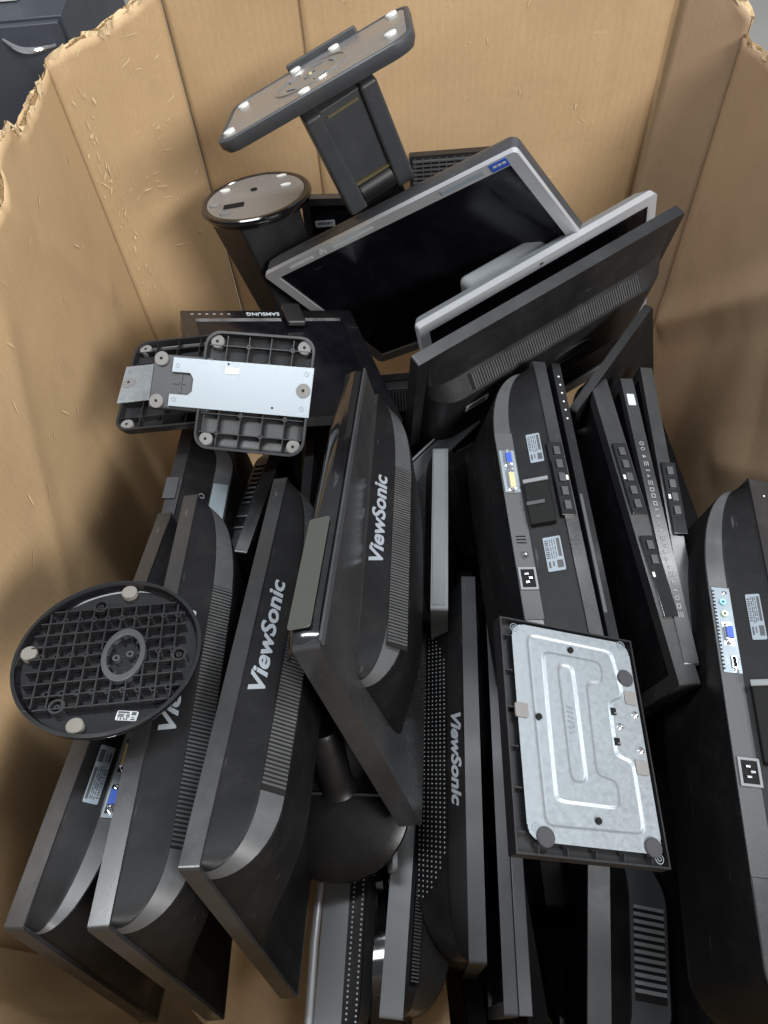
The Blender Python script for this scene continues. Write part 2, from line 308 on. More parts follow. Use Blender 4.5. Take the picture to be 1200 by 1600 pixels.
def wall(name, a, b, rim, creases=(), amp=0.008, off=0.0, seed=0, material=None, jag=0.010, density=55):
    """one panel of the box from a to b (plan), two paper layers with fluting between them at the torn rim"""
    a = Vector((a[0], a[1], 0)); b = Vector((b[0], b[1], 0)); L = (b - a).length; e = (b - a) / L
    nin = Vector((0.1, 0.75, 0)) - (a + b) / 2; nv = Vector((e.y, -e.x, 0)); nv = nv if nv.dot(nin) > 0 else -nv
    nu = max(6, int(L * density * 1.6)); nz = 64
    def disp(u, z):
        d = amp * fbm((u * 2.2 + seed * 7.1, z * 2.2, seed * 3.3), 3) * min(1, 6 * min(u, L - u) / L)
        for (u1, z1, u2, z2, am, wd) in creases:
            du, dz = u2 - u1, z2 - z1; q = max(0, min(1, ((u - u1) * du + (z - z1) * dz) / (du * du + dz * dz)))
            r = math.hypot(u - u1 - q * du, z - z1 - q * dz); d += am * max(0, 1 - r / wd) ** 1.5
        return d
    def top(u, k):
        return rim(u / L) + 1.3 * jag * fbm((u * 5 + seed * 5 + k * 31, k * 4.7, 1.7), 4) + 0.22 * jag * fbm((u * 45, k * 3.1 + seed, 0.3), 2)
    for k, (dep, drop) in enumerate(((0.0, 0.004), (-0.0085, 0.0))):
        rows = []
        for j in range(nz + 1):
            row = []
            for i in range(nu + 1):
                u = L * i / nu; z = -0.36 + (top(u, k) - drop + 0.36) * j / nz
                curl = 0.006 * (1 if k == 0 else -1) * max(0, (j / nz - 0.965) / 0.035) * fbm((u * 20, k, seed), 2)
                row.append(a + e * u + nv * (off + dep + disp(u, z) + curl) + Vector((0, 0, z)))
            rows.append(row)
        o = into_box(MB().grid(rows).build(name, material or M['card'], None, smooth=60))
        s = o.modifiers.new('thickness', 'SOLIDIFY'); s.thickness = 0.0025; s.offset = 0
    # corrugated middle layer seen in the torn rim
    rows = [[], []]
    n = int(L / 0.0022)
    for i in range(n + 1):
        u = L * i / n; zt = min(top(u, 0), top(u, 1)) + 0.003 + 0.004 * fbm((u * 40, seed, 9), 2)
        off2 = -0.0042 + 0.0028 * math.sin(u / 0.0075 * 2 * math.pi)
        for r, z in ((0, zt - 0.08), (1, zt)): rows[r].append(a + e * u + nv * (off + off2 + disp(u, z)) + Vector((0, 0, z)))
    into_box(MB().grid(rows).build('corrugated_layer', M['flute'], None, smooth=60))
    # fuzzy torn paper along the rim: short ragged strips
    mb = MB()
    u = 0.0
    while u < L - 0.02:
        ln = rnd.uniform(0.010, 0.055); k = rnd.randint(0, 1); q = nv * (off + (0.001 if k == 0 else -0.010) + rnd.uniform(-0.002, 0.003))
        P = []
        for i in range(5):
            uu = u + ln * i / 4; z = top(uu, k); d = nv * disp(uu, z)
            hgt = rnd.uniform(0.004, 0.012) * (1.5 if rnd.random() < 0.15 else 0.8)
            base = a + e * uu + q + d
            P.append((base + Vector((0, 0, z - hgt)), base + nv * rnd.uniform(-0.004, 0.005) + Vector((0, 0, z + rnd.uniform(0.0, 0.006)))))
        mb.grid([[p[0] for p in P], [p[1] for p in P]]); u += ln * rnd.uniform(0.5, 0.95)
    into_box(mb.build('torn_edge', M['torn'], None, smooth=0))
    return a, e, nv, L, disp

Lf, Lc, Rc, Rf = (-0.515, 1.425), (-0.33, 1.61), (0.645, 1.567), (0.745, 1.467)
def rim_left(s):    # s: 0 at the front, 1 at the chamfer; torn lower towards the camera
    return 0.715 + 0.018 * math.sin(s * 9 + 1) + (0.02 if 0.74 < s < 0.82 else 0)
WL = wall('left_wall', (-0.515, 0.12), Lf, rim_left, creases=((0.25, 0.0, 0.75, 0.62, 0.005, 0.06), (0.9, 0.72, 1.15, 0.35, 0.006, 0.05)), amp=0.007, seed=1, jag=0.016)
WC = wall('corner_panel', Lf, Lc, lambda s: 0.728 + 0.024 * s, creases=((0.03, 0.7, 0.05, 0.1, 0.006, 0.02), (0.12, 0.7, 0.1, 0.3, -0.004, 0.04)), amp=0.006, seed=2, jag=0.012)
sm = (-0.075, 1.6)
wall('back_wall', Lc, (-0.06, 1.598), lambda s: 0.80, amp=0.004, seed=3, off=-0.007)
WB = wall('back_wall', (-0.072, 1.599), (0.634, 1.5675), lambda s: 0.80, creases=((0.60, 0.8, 0.60, 0.0, -0.004, 0.03),), amp=0.005, seed=4)
wall('glue_flap', (0.628, 1.572), (0.655, 1.559), lambda s: 0.79, amp=0.0, seed=5, off=-0.007)
wall('corner_panel', (0.649, 1.562), Rf, lambda s: 0.68 + 0.10 * (1 - s), amp=0.004, seed=6, material=M['card_shade'])
WR = wall('right_wall', Rf, (0.745, 0.12), lambda s: 0.652 + 0.008 * math.sin(s * 11), creases=((0.05, 0.0, 0.62, 0.62, 0.014, 0.07), (0.02, 0.7, 0.05, 0.0, 0.010, 0.05), (0.30, 0.66, 0.55, 0.1, -0.010, 0.08), (0.5, 0.0, 1.0, 0.5, 0.014, 0.09)), amp=0.009, seed=7, material=M['card_shade'])
wall('corner_panel', (0.745, 0.12), (0.56, -0.06), lambda s: 0.67, seed=8, material=M['card_shade'])
wall('front_wall', (0.56, -0.06), (-0.33, -0.06), lambda s: 0.66, seed=9)
wall('corner_panel', (-0.33, -0.06), (-0.515, 0.12), lambda s: 0.68, seed=10, creases=((0.06, 0.0, 0.08, 0.6, 0.006, 0.02), (0.16, 0.0, 0.16, 0.6, 0.006, 0.02)))
fl = [(-0.52, 0.11), (-0.52, 1.43), (-0.33, 1.62), (0.65, 1.58), (0.75, 1.47), (0.75, 0.11), (0.57, -0.07), (-0.34, -0.07)]
into_box(MB().prism(fl[::-1], -0.368, -0.36).build('box_floor', M['card'], None, smooth=0))
into_box(MB().box(-0.33, 0.03, -0.05, 0.24, -0.005, 0.0).build('floor_flap', M['card'], None, smooth=0))
# rubbed spots where the top paper has peeled
mb = MB()
def flake(W, u, z, ln, wd, ang):
    a, e, nv, L, disp = W
    pts = []
    for i in range(9):
        g = 2 * math.pi * i / 9; rr = rnd.uniform(0.55, 1.1)
        du = math.cos(g) * ln * rr; dz = math.sin(g) * wd * rr
        uu = u + du * math.cos(ang) - dz * math.sin(ang); zz = z + du * math.sin(ang) + dz * math.cos(ang)
        pts.append(a + e * uu + nv * (disp(uu, zz) + 0.0032) + Vector((0, 0, zz)))
    mb.add(pts, [tuple(range(9))])
for i in range(40):
    flake(WC, rnd.gauss(0.035, 0.012), rnd.uniform(0.2, 0.7), rnd.uniform(0.003, 0.016), rnd.uniform(0.001, 0.0032), rnd.gauss(1.45, 0.3))
for i in range(26):
    flake(WC, rnd.uniform(0.06, 0.24), rnd.uniform(0.25, 0.72), rnd.uniform(0.004, 0.020), rnd.uniform(0.0008, 0.0022), rnd.uniform(-0.5, 1.2))
for i in range(34):
    flake(WL, rnd.uniform(0.3, 1.27), rnd.uniform(0.1, 0.68), rnd.uniform(0.004, 0.022), rnd.uniform(0.0008, 0.0024), rnd.uniform(0.2, 2.4))
for i in range(18):
    flake(WB, rnd.uniform(0.0, 0.6), rnd.uniform(0.3, 0.78), rnd.uniform(0.002, 0.010), rnd.uniform(0.0008, 0.0024), rnd.uniform(-0.6, 1.8))
for i in range(12):
    flake(WR, rnd.uniform(0.1, 0.9), rnd.uniform(0.2, 0.6), rnd.uniform(0.002, 0.007), rnd.uniform(0.0006, 0.0018), rnd.uniform(1.0, 1.9))
pk = into_box(mb.build('peeled_spots', M['torn'], None, smooth=0)); pk['kind'] = 'stuff'

scrap = MB()
P = []
for j in range(9):
    row = []
    for i in range(9):
        u, v = i / 8 * 0.17, j / 8 * 0.26
        d = 0.022 * fbm((u * 14, v * 12, 3.3), 3)
        row.append((u - 0.03 * (v / 0.26), d + 0.07 * v, v * (1 - 0.25 * abs(math.sin(i * 1.7)) * (j == 8))))
    P.append(row)
scrap.grid(P)
so = scrap.build('cardboard_scrap', M['card'], None, smooth=25); so.modifiers.new('thickness', 'SOLIDIFY').thickness = 0.004
so.matrix_world = Matrix.Translation((0.40, 1.13, 0.12)) @ Matrix.Rotation(R(12), 4, 'Z')
tag(so, 'torn tan scrap of cardboard standing behind the black monitors near the right rear corner', 'cardboard scrap')

# slate drawer cabinet beyond the box, upper left
cab = thing('drawer_cabinet', Matrix.Translation((-0.95, 2.3, -0.372)), 'slate grey steel drawer cabinet with curved chrome handle beyond the left rim', 'cabinet')
MB().box(-0.35, 0.30, -0.28, 0.35, 0.0, 0.938).build('body', M['cab'], cab, bevel=0.004)
MB().box(-0.34, 0.292, -0.302, -0.282, 0.66, 0.932).build('drawer_front', M['cab'], cab, bevel=0.004)
MB().box(-0.34, 0.292, -0.302, -0.282, 0.02, 0.652).build('drawer_front', M['cab'], cab, bevel=0.004)
hp_ = [(0.155 + 0.115 * i / 12, -0.306 - 0.028 * math.sin(math.pi * i / 12), 0.895 - 0.010 * i / 12 + 0.012 * (1 - math.sin(math.pi * i / 12)) * (i < 6)) for i in range(13)]
MB().tube(hp_, [0.004 + 0.004 * math.sin(math.pi * i / 12) for i in range(13)], 10).build('handle', M['chrome'], cab)
pb = MB().box(-0.07, 0.07, -0.05, 0.05, 0, 0.06).build('white_carton', M['white'], None, bevel=0.003)
pb.matrix_world = Matrix.Translation((-0.84, 2.16, 0.568)); tag(pb, 'small white carton standing on top of the slate cabinet', 'carton')
# far floor things, upper right
cb = MB().tube([(2.10 + 0.40 * math.cos(g), 3.75 + 0.52 * math.sin(g), -0.36) for g in [R(40 + 8 * i) for i in range(30)]], 0.018, 8).build('extension_cable', M['orange'], None)
tag(cb, 'orange red cable curled on the concrete floor beyond the right rim', 'cable')
eq = thing('equipment_case', Matrix.Translation((2.25, 3.28, -0.374)), 'dark case on the concrete floor beyond the right rim', 'case')
MB().box(-0.16, 0.16, -0.2, 0.2, 0, 0.14).build('body', M['cab'], eq, bevel=0.01)
MB().tube([(-0.07, 0, 0.138), (-0.07, 0, 0.165), (0.07, 0, 0.165), (0.07, 0, 0.138)], 0.008).build('handle', M['rubberd'], eq)

# ---------------------------------------------------------------- monitor builder
def shell_fn(w, h, t, p1, p2, yb, aL, aR, inset):
    base = [(h / 2 - 0.003, 0.0), (h / 2 - p1[0], p1[1]), (h / 2 - p2[0], p2[1]), (yb, p2[1] * 0.97), (max(-h / 2 + 0.02, yb - 0.07), 0.004), (-h / 2 + 0.004, 0.0)]
    def s(x, k=1.0):
        aL_, aR_ = aL * k, aR * k
        l, r = x + w / 2 - inset, w / 2 - inset - x; v = 1.0
        if l < aL_: v = min(v, math.sqrt(max(0, 1 - (1 - max(0, l) / aL_) ** 2)))
        if r < aR_: v = min(v, math.sqrt(max(0, 1 - (1 - max(0, r) / aR_) ** 2)))
        return v
    prof = [base[0]]
    for i in (1, 2, 3):
        a, b, c = Vector(base[i - 1]), Vector(base[i]), Vector(base[i + 1])
        rr = min(0.0022 if i < 3 else 0.02, 0.3 * (b - a).length, 0.3 * (c - b).length)
        pa = b + (a - b).normalized() * rr; pc = b + (c - b).normalized() * rr
        prof += [tuple(pa), tuple((pa + pc) / 4 + b / 2), tuple(pc)]
    prof += base[4:]
    return base, prof, s

def make_shell(w, h, t, p1, p2, yb=-0.05, aL=0.16, aR=0.06, inset=0.004, low=1.0):
    base, prof, s = shell_fn(w, h, t, p1, p2, yb, aL, aR, inset)
    xs = [-w / 2 + inset + aL * (1 - math.cos(math.pi / 2 * i / 12)) for i in range(13)]
    xr = [w / 2 - inset - aR * (1 - math.cos(math.pi / 2 * i / 12)) for i in range(13)][::-1]
    xs += [xs[-1] + (xr[0] - xs[-1]) * i / 8 for i in range(1, 8)] + xr
    g = [[(x, y, -t - d * s(x, 1.0 if q < 7 else low)) for q, (y, d) in enumerate(prof)] for x in xs]
    mb = MB().grid([r_[:4] for r_ in g]).grid([r_[4:] for r_ in g])
    band = MB().grid([r_[3:5] for r_ in g])
    def face(i, x, v, lift=0.0):                                   # frame on face i (0: upper face, 1: chamfer strip) at x, fraction v
        (ya, da), (yb_, db) = base[i], base[i + 1]
        o = Vector((x, ya + (yb_ - ya) * v, -t - (da + (db - da) * v)))
        down = Vector((0, yb_ - ya, -(db - da))).normalized()
        nrm = Vector((0, -down.z, down.y)); nrm = nrm if nrm.y > 0 or nrm.z < 0 else -nrm
        ex = Vector((-1, 0, 0)); up = -down
        n2 = ex.cross(up)
        if n2.dot(nrm) < 0: pass
        return frame(o + n2 * lift, ex, up)
    ln = lambda i: math.hypot(base[i + 1][0] - base[i][0], base[i + 1][1] - base[i][1])
    return mb, band, face, ln

def monitor(key, label, name='monitor', bw=0.016, shell=None, mf='frame', ms='blackd', screen=True, group=None, r=0.004, bevel=0.0018, mscreen='screen', tt=None, mband='satin'):
    m, (w, h, t) = pose(key)
    if tt: t = tt
    root = thing(name, m, label, 'monitor', group)
    o = rrect(-w / 2, w / 2, -h / 2, h / 2, r, 3); i_ = [(max(-w / 2 + bw, min(w / 2 - bw, x)), max(-h / 2 + bw, min(h / 2 - bw, y))) for x, y in o]
    n = len(o); v = []; f = []
    for x, y in o: v.append((x, y, 0))
    for x, y in i_: v.append((x, y, -0.001))
    for x, y in i_: v.append((x, y, -0.005))
    for x, y in o: v.append((x, y, -t))
    for q in range(n):
        z = (q + 1) % n
        for a, b in ((0, 1), (1, 2), (3, 0)): f.append((a * n + q, a * n + z, b * n + z, b * n + q))
    f.append(tuple(range(3 * n, 4 * n))); 
    mb = MB().add(v, f); mb.build('frame', M[mf], root, bevel=bevel)
    MB().box(-w / 2 + bw - 0.002, w / 2 - bw + 0.002, -h / 2 + bw - 0.002, h / 2 - bw + 0.002, -0.0085, -0.0042).build('screen', M[mscreen], root, smooth=0)
    face = ln = None
    if shell:
        sb, band, face, ln = make_shell(w, h, t, **shell); sb.build('back_cover', M[ms], root, smooth=28); band.build('cover_band', M[mband], root, smooth=28)
    return root, w, h, t, face, ln

def vents(root, face, ln, x0, x1, i=1, pitch=0.0062, v0=0.06, v1=0.94, material='vent', lift=0.0016, duty=0.5):
    L = ln(i); bg_ = MB(); rb = MB(); x = x0
    m = face(i, (x0 + x1) / 2, 0.5, 0.0006); hw = (x1 - x0) / 2 + 0.003; hy = L * (v1 - v0) / 2
    st = len(bg_.v); bg_.box(-hw, hw, -hy, hy, -0.0003, 0.0003).xf(m, st); bg_.build('vent_recess', M['ventb'], root, smooth=0)
    n = int((x1 - x0) / pitch)
    for k in range(n + 1):
        xx = x0 + pitch * k; m = face(i, xx, (v0 + v1) / 2, 0.0); st = len(rb.v)
        rb.box(-pitch * duty / 2, pitch * duty / 2, -hy * rnd.uniform(0.95, 1.0), hy, 0, lift + rnd.uniform(-0.0002, 0.0003)).xf(m, st)
    return rb.build('vent_ribs', M[material], root, smooth=0)

def dots(root, face, ln, i, x0, x1, nx, v0, v1, nv_, r=0.0011, skew=0.0, material='grey', lens=None):
    mb = MB()
    for a in range(nx):
        x = x0 + (x1 - x0) * a / (nx - 1)
        for b in range(nv_):
            v = v0 + (v1 - v0) * b / max(1, nv_ - 1)
            if lens and v < lens(a / (nx - 1)): continue
            st = len(mb.v); mb.lathe([(r, 0), (r, 0.0004), (0, 0.0005)], 8).xf(face(i, x + skew * b, v, 0.0005), st)
    return mb.build('vent_dots', M[material], root, smooth=0)

def brand(root, face, x, v, width, size, lift=0.0012, body='ViewSonic'):
    return text('brand_lettering', body, size, face(0, x, v, lift), M['logo'], root, shear=0.32, bold=0.0007, width=width)

def vga(root, m):
    p = MB().box(-0.016, 0.016, -0.0065, 0.0065, 0, 0.0010).box(-0.0095, 0.0095, -0.0048, 0.0048, 0.001, 0.0055)
    for s in (-1, 1): p.lathe([(0.0028, 0.001), (0.0028, 0.006), (0.0016, 0.006), (0.0016, 0.003)], 6, (s * 0.0125, 0, 0))
    o = p.xf(m).build('vga_port', M['chrome'], root)
    MB().prism([(-0.0086, 0.0041), (0.0086, 0.0041), (0.0074, -0.0041), (-0.0074, -0.0041)], 0.0056, 0.0075).xf(m).build('insert', M['blue'], o)
def dvi(root, m):
    p = MB().box(-0.020, 0.020, -0.0065, 0.0065, 0, 0.001).box(-0.0135, 0.0135, -0.0052, 0.0052, 0.001, 0.0050)
    for s in (-1, 1): p.lathe([(0.0026, 0.001), (0.0026, 0.006), (0.0014, 0.006)], 6, (s * 0.0168, 0, 0))
    o = p.xf(m).build('dvi_port', M['chrome'], root)
    MB().box(-0.0122, 0.0122, -0.0042, 0.0042, 0.0051, 0.0066).xf(m).build('insert', M['gold'], o)
def iec(root, m):
    o = MB().add(*frame_plate(0.0165, 0.0125, 0.0135, 0.0095, 0.0025)).xf(m).build('power_socket', M['grey'], root)
    MB().box(-0.0134, 0.0134, -0.0094, 0.0094, 0.0002, 0.0008).xf(m).build('recess', M['ventb'], o, smooth=0)
    q = MB()
    for x, y in ((-0.006, -0.002), (0.006, -0.002), (0, 0.003)): q.box(x - 0.0012, x + 0.0012, y - 0.0026, y + 0.0026, 0.0008, 0.004)
    q.xf(m).build('pins', M['chrome'], o, smooth=0)
def jack(root, m, c):
    o = MB().ring(0.0042, 0.0019, 0, 0.003, 20).xf(m).build('audio_jack', M[c], root)
    MB().lathe([(0.0018, 0.0003), (0, 0.0004)], 12).xf(m).build('hole', M['ventb'], o)
def frame_plate(hx, hy, ix, iy, d):
    v = []
    for z in (0, d):
        v += [(-hx, -hy, z), (hx, -hy, z), (hx, hy, z), (-hx, hy, z), (-ix, -iy, z), (ix, -iy, z), (ix, iy, z), (-ix, iy, z)]
    f = []
    for i in range(4):
        j = (i + 1) % 4
        f += [(i, j, 4 + j, 4 + i), (8 + i, 12 + i, 12 + j, 8 + j), (i, 8 + i, 8 + j, j), (4 + i, 4 + j, 12 + j, 12 + i)]
    return v, f
def sticker(root, m, w, h, name='label', bars=0, lines=0, material='label', th=0.0006):
    o = MB().prism(rrect(-w / 2, w / 2, -h / 2, h / 2, 0.0015, 2), 0, th).xf(m).build(name, M[material], root, smooth=0)
    mb = MB()
    if bars:
        x = -w * 0.36
        while x < w * 0.34:
            bwid = rnd.uniform(0.0004, 0.0014); mb.box(x, x + bwid, -h * 0.12, h * 0.30, th, th + 0.0003); x += bwid + rnd.uniform(0.0005, 0.0012)
    if lines and not bars:                                          # header block, small emblem square and bar row
        mb.box(-w * 0.44, w * 0.10, h * 0.24, h * 0.42, th, th + 0.0003); mb.box(w * 0.20, w * 0.42, h * 0.08, h * 0.42, th, th + 0.0003)
        x = -w * 0.40
        while x < w * 0.10:
            b2 = rnd.uniform(0.0008, 0.0020); mb.box(x, x + b2, -h * 0.44, -h * 0.24, th, th + 0.0003); x += b2 + rnd.uniform(0.0010, 0.0020)
        for k in range(3):
            y = h * (0.12 - 0.13 * k); x = -w * 0.43
            while x < w * 0.12:
                l = rnd.uniform(0.003, 0.010); mb.box(x, min(x + l, w * 0.14), y - 0.0005, y + 0.0005, th, th + 0.0003); x += l + 0.0018
        mb.box(w * 0.22, w * 0.40, -h * 0.40, -h * 0.28, th, th + 0.0003); mb.box(w * 0.22, w * 0.36, -h * 0.16, -h * 0.08, th, th + 0.0003)
    for k in range(lines if bars else 0):
        y = h * (0.36 - 0.72 * k / max(1, lines - 1)) if not bars else -h * 0.28
        x = -w * 0.42
        while x < w * 0.38:
            l = rnd.uniform(0.002, 0.007); mb.box(x, min(x + l, w * 0.42), y - 0.0007, y + 0.0007, th, th + 0.0003); x += l + 0.0015
    if mb.v: mb.xf(m).build('print', M['print'], o, smooth=0)
    return o
# ---------------------------------------------------------------- heap of monitors
POSE['sam'][1] = [POSE['sam'][1][i] - POSE['sam'][0][i][1] * 0.017 for i in range(3)]; POSE['sam'][2][1] = 0.335
VS = dict(p1=(0.014, 0.037), p2=(0.032, 0.060), yb=0.045, aL=0.175, aR=0.075, low=1.5)
GV = 'black monitors with silver lettering on the back'
def vs_monitor(key, label, x0, x1, xt, sh=VS):
    root, w, h, t, face, ln = monitor(key, label, shell=sh, group=GV)
    vents(root, face, ln, x0, x1, pitch=0.0047)
    brand(root, face, xt, 0.46, 0.165, 0.025)
    return root
vs_monitor('vsA', 'black monitor with vents and silver lettering partly covered by the round ribbed disc', -0.115, 0.205, 0.01)
b_ = vs_monitor('vsB', 'black monitor with whole silver lettering, its lower corner pointing down to the tan box floor', -0.115, 0.195, 0.01)
c_ = vs_monitor('vsC', 'black monitor with silver lettering standing in the middle against the glossy bezelled one', -0.095, 0.215, 0.015, dict(p1=(0.014, 0.029), p2=(0.032, 0.052), yb=0.045, aL=0.175, aR=0.10, low=1.4))

# glossy wide-bezel monitor pressed against the front of the middle one
root, w, h, t, face, ln = monitor('gloss', 'black monitor with a broad glossy mirror-like top bezel left of the middle lettered one', mf='frame', screen=True, tt=0.030)
P = []
for i in range(29):
    x = -w / 2 + 0.001 + (w - 0.002) * i / 28
    e = min(1, (i / 28) / 0.30); wid = 0.027 + 0.012 * (3 * e * e - 2 * e ** 3)      # narrow at the far end, broad towards the camera
    nose = max(0, (i - 26) / 2)
    row = []
    for j in range(9):
        q = j / 8
        row.append((x, h / 2 + 0.004 - 0.010 * nose ** 2 + 0.004 * math.sin(math.pi * q) - 0.010 * max(0, 1 - q * 6), -0.029 + wid * (1 - q) + 0.002))
    row.append((x, h / 2 - 0.006, -0.0285))
    P.append(row)
go = MB().grid(P).build('glossy_bezel', M['gloss'], root, smooth=50)
so_ = go.modifiers.new('thickness', 'SOLIDIFY'); so_.thickness = 0.003; so_.offset = -1
MB().prism(rrect(0.085, w / 2 - 0.020, -0.021, 0.0055, 0.004, 4), h / 2 + 0.0086, h / 2 + 0.0100, 'y').build('bezel_reflection', M['painted_reflection'], root, bevel=0.0006)  # thin slab added as a painted reflection on the near part of the bezel
MB().box(-w / 2 + 0.01, w / 2 - 0.004, h / 2 - 0.004, h / 2 + 0.006, -0.0335, -0.0305).build('rear_lip', M['greyd'], root, bevel=0.0008)

# far left monitor with its port strip
root, w, h, t, face, ln = monitor('D', 'black monitor with blue port and pale label against the left box wall', shell=dict(p1=(0.022, 0.026), p2=(0.028, 0.050), yb=-0.06, aL=0.14, aR=0.12))
MB().box(-0.12, 0.17, -0.011, 0.011, 0, 0.0012).xf(face(1, 0.04, 0.5, 0.0)).build('port_strip', M['strip'], root, bevel=0.0004)
MB().box(-0.055, 0.055, -0.009, 0.009, 0.0012, 0.0018).xf(face(1, 0.11, 0.5, 0.0)).build('port_plate', M['steel'], root, smooth=0)
vga(root, face(1, 0.145, 0.5, 0.0018)); dvi(root, face(1, 0.095, 0.5, 0.0018))
sticker(root, face(0, 0.120, 0.62, 0.0008), 0.066, 0.016, lines=4, material='labelb')
text('embossed_icons', 'o = c ] [ +', 0.009, face(0, 0.05, 0.7, 0.0008), M['grey'], root)

# monitors behind on the left
root, w, h, t, face, ln = monitor('E2', 'black monitor with steel port plate against the left wall under the ribbed stand bases', shell=dict(p1=(0.03, 0.036), p2=(0.036, 0.066), yb=-0.06, aL=0.06, aR=0.04))
MB().box(-0.06, 0.06, -0.012, 0.012, 0, 0.0015).xf(face(1, 0.03, 0.5, 0.0)).build('port_plate', M['steel'], root, smooth=0)
vga(root, face(1, 0.060, 0.5, 0.0015))
text('embossed_icons', '] = o c D', 0.014, face(0, 0.02, 0.75, 0.0008), M['grey'], root)
MB().box(-0.02, 0.02, h / 2 - 0.002, h / 2 + 0.003, -0.016, 0.004).build('release_catch', M['greyd'], root, bevel=0.0008)

root, w, h, t, face, ln = monitor('G', 'black monitor with a silver rimmed power socket, standing behind the lettered monitors', shell=dict(p1=(0.02, 0.006), p2=(0.03, 0.034), yb=-0.06, aL=0.03, aR=0.03))
vents(root, face, ln, -0.005, 0.075, pitch=0.010, v0=0.15, v1=0.75, material='grey', lift=0.0022, duty=0.35)
iec(root, face(1, -0.045, 0.45, 0.0015) @ Matrix.Rotation(R(90), 4, 'Z'))
root, w, h, t, face, ln = monitor('H', 'thin black monitor with pale grey upper edge right of the front ribbed stand base', mf='greyd')

# thin framed monitor standing right of the middle one
root, w, h, t, face, ln = monitor('I', 'small monitor showing only its pale grey frame edge right of the middle lettered monitor', mf='grey', bevel=0.002, shell=dict(p1=(0.02, 0.01), p2=(0.05, 0.03), yb=-0.08, aL=0.05, aR=0.05))
MB().box(-w / 2 + 0.008, w / 2 - 0.004, h / 2 + 0.0002, h / 2 + 0.0012, -0.024, -0.004).build('edge_trim', M['grey'], root, bevel=0.0005)

# ports-up monitors on the right
def button_row(root, w, h, x, n=5, side=1):
    mb = MB().box(x - 0.062, x + 0.062, h / 2 - 0.006, h / 2 + 0.0045, -0.026, -0.004); o = mb.build('button_block', M['gloss'], root, bevel=0.0012)
    bb = MB()
    for k in range(n):
        xx = x - 0.046 + 0.023 * k
        bb.box(xx - 0.007, xx + 0.007, h / 2 + 0.0046, h / 2 + 0.0075, -0.020, -0.010)
    bb.build('buttons', M['greyd'], o, bevel=0.001)
    MB().box(x - 0.004, x + 0.004, h / 2 + 0.0046, h / 2 + 0.0062, -0.009, -0.005).build('power_light', M['white'], o, bevel=0.0008)
def port_monitor(key, label, sh):
    root, w, h, t, face, ln = monitor(key, label, shell=sh)
    return root, w, h, t, face, ln
root, w, h, t, face, ln = port_monitor('J', 'ports-up black monitor with blue and cream sockets and two labels', dict(p1=(0.026, 0.046), p2=(0.029, 0.074), yb=-0.02, aL=0.06, aR=0.125, low=1.2))
J = (root, face)
MB().box(-0.150, 0.150, -0.0135, 0.0135, 0, 0.0014).xf(face(1, -0.012, 0.5, 0.0)).build('port_strip', M['strip'], root, bevel=0.0005)
MB().box(-0.036, 0.036, -0.0115, 0.0115, 0.0014, 0.0024).xf(face(1, 0.070, 0.5, 0.0)).build('port_plate', M['steel'], root, smooth=0)
vga(root, face(1, 0.090, 0.5, 0.0024)); dvi(root, face(1, 0.052, 0.5, 0.0024))
iec(root, face(1, -0.103, 0.5, 0.0014))
MB().lathe([(0.0045, 0), (0.0045, 0.004), (0.002, 0.006), (0, 0.006)], 6).xf(face(1, -0.068, 0.45, 0.0014)).build('screw', M['chrome'], root)
for k in range(3): MB().box(-0.0009, 0.0009, -0.007, 0.007, 0, 0.0004).xf(face(1, -0.048 + 0.005 * k, 0.5, 0.0015)).build('slot', M['ventb'], root, smooth=0)
sticker(root, face(0, 0.105, 0.42, 0.0008), 0.050, 0.020, lines=5, material='labelb')
sticker(root, face(0, -0.070, 0.45, 0.0008), 0.052, 0.024, lines=7, material='labelb')
sm_ = MB().box(-0.036, 0.036, -0.016, 0.020, 0, 0.014).xf(face(0, 0.012, 0.62, -0.004)).build('stand_mount', M['ventb'], root, bevel=0.002)
MB().box(-0.036, -0.030, -0.016, 0.020, 0.0142, 0.017).xf(face(0, 0.012, 0.62, -0.004)).build('mount_rail', M['grey'], sm_, bevel=0.0006)
MB().box(0.0, 0.006, -0.016, 0.010, 0.0142, 0.016).xf(face(0, 0.012, 0.62, -0.004)).build('latch', M['greyd'], sm_, bevel=0.0006)
button_row(root, w, h, 0.045)

root, w, h, t, face, ln = monitor('K', 'slim black monitor with white dots along its glossy edge beside the ports-up one', mf='gloss')
dt = MB()
for k in range(6): dt.lathe([(0.0016, 0), (0.0016, 0.0006), (0, 0.0008)], 10, (w / 2 - 0.03 - 0.016 * k, 0, 0))
dt.xf(frame((0, h / 2 + 0.0004, -0.007), (1, 0, 0), (0, 0, -1))).build('touch_marks', M['white'], root)
MB().box(-0.16, 0.02, h / 2 + 0.0005, h / 2 + 0.0035, -0.015, -0.010).build('edge_trim', M['greyd'], root, bevel=0.0006)

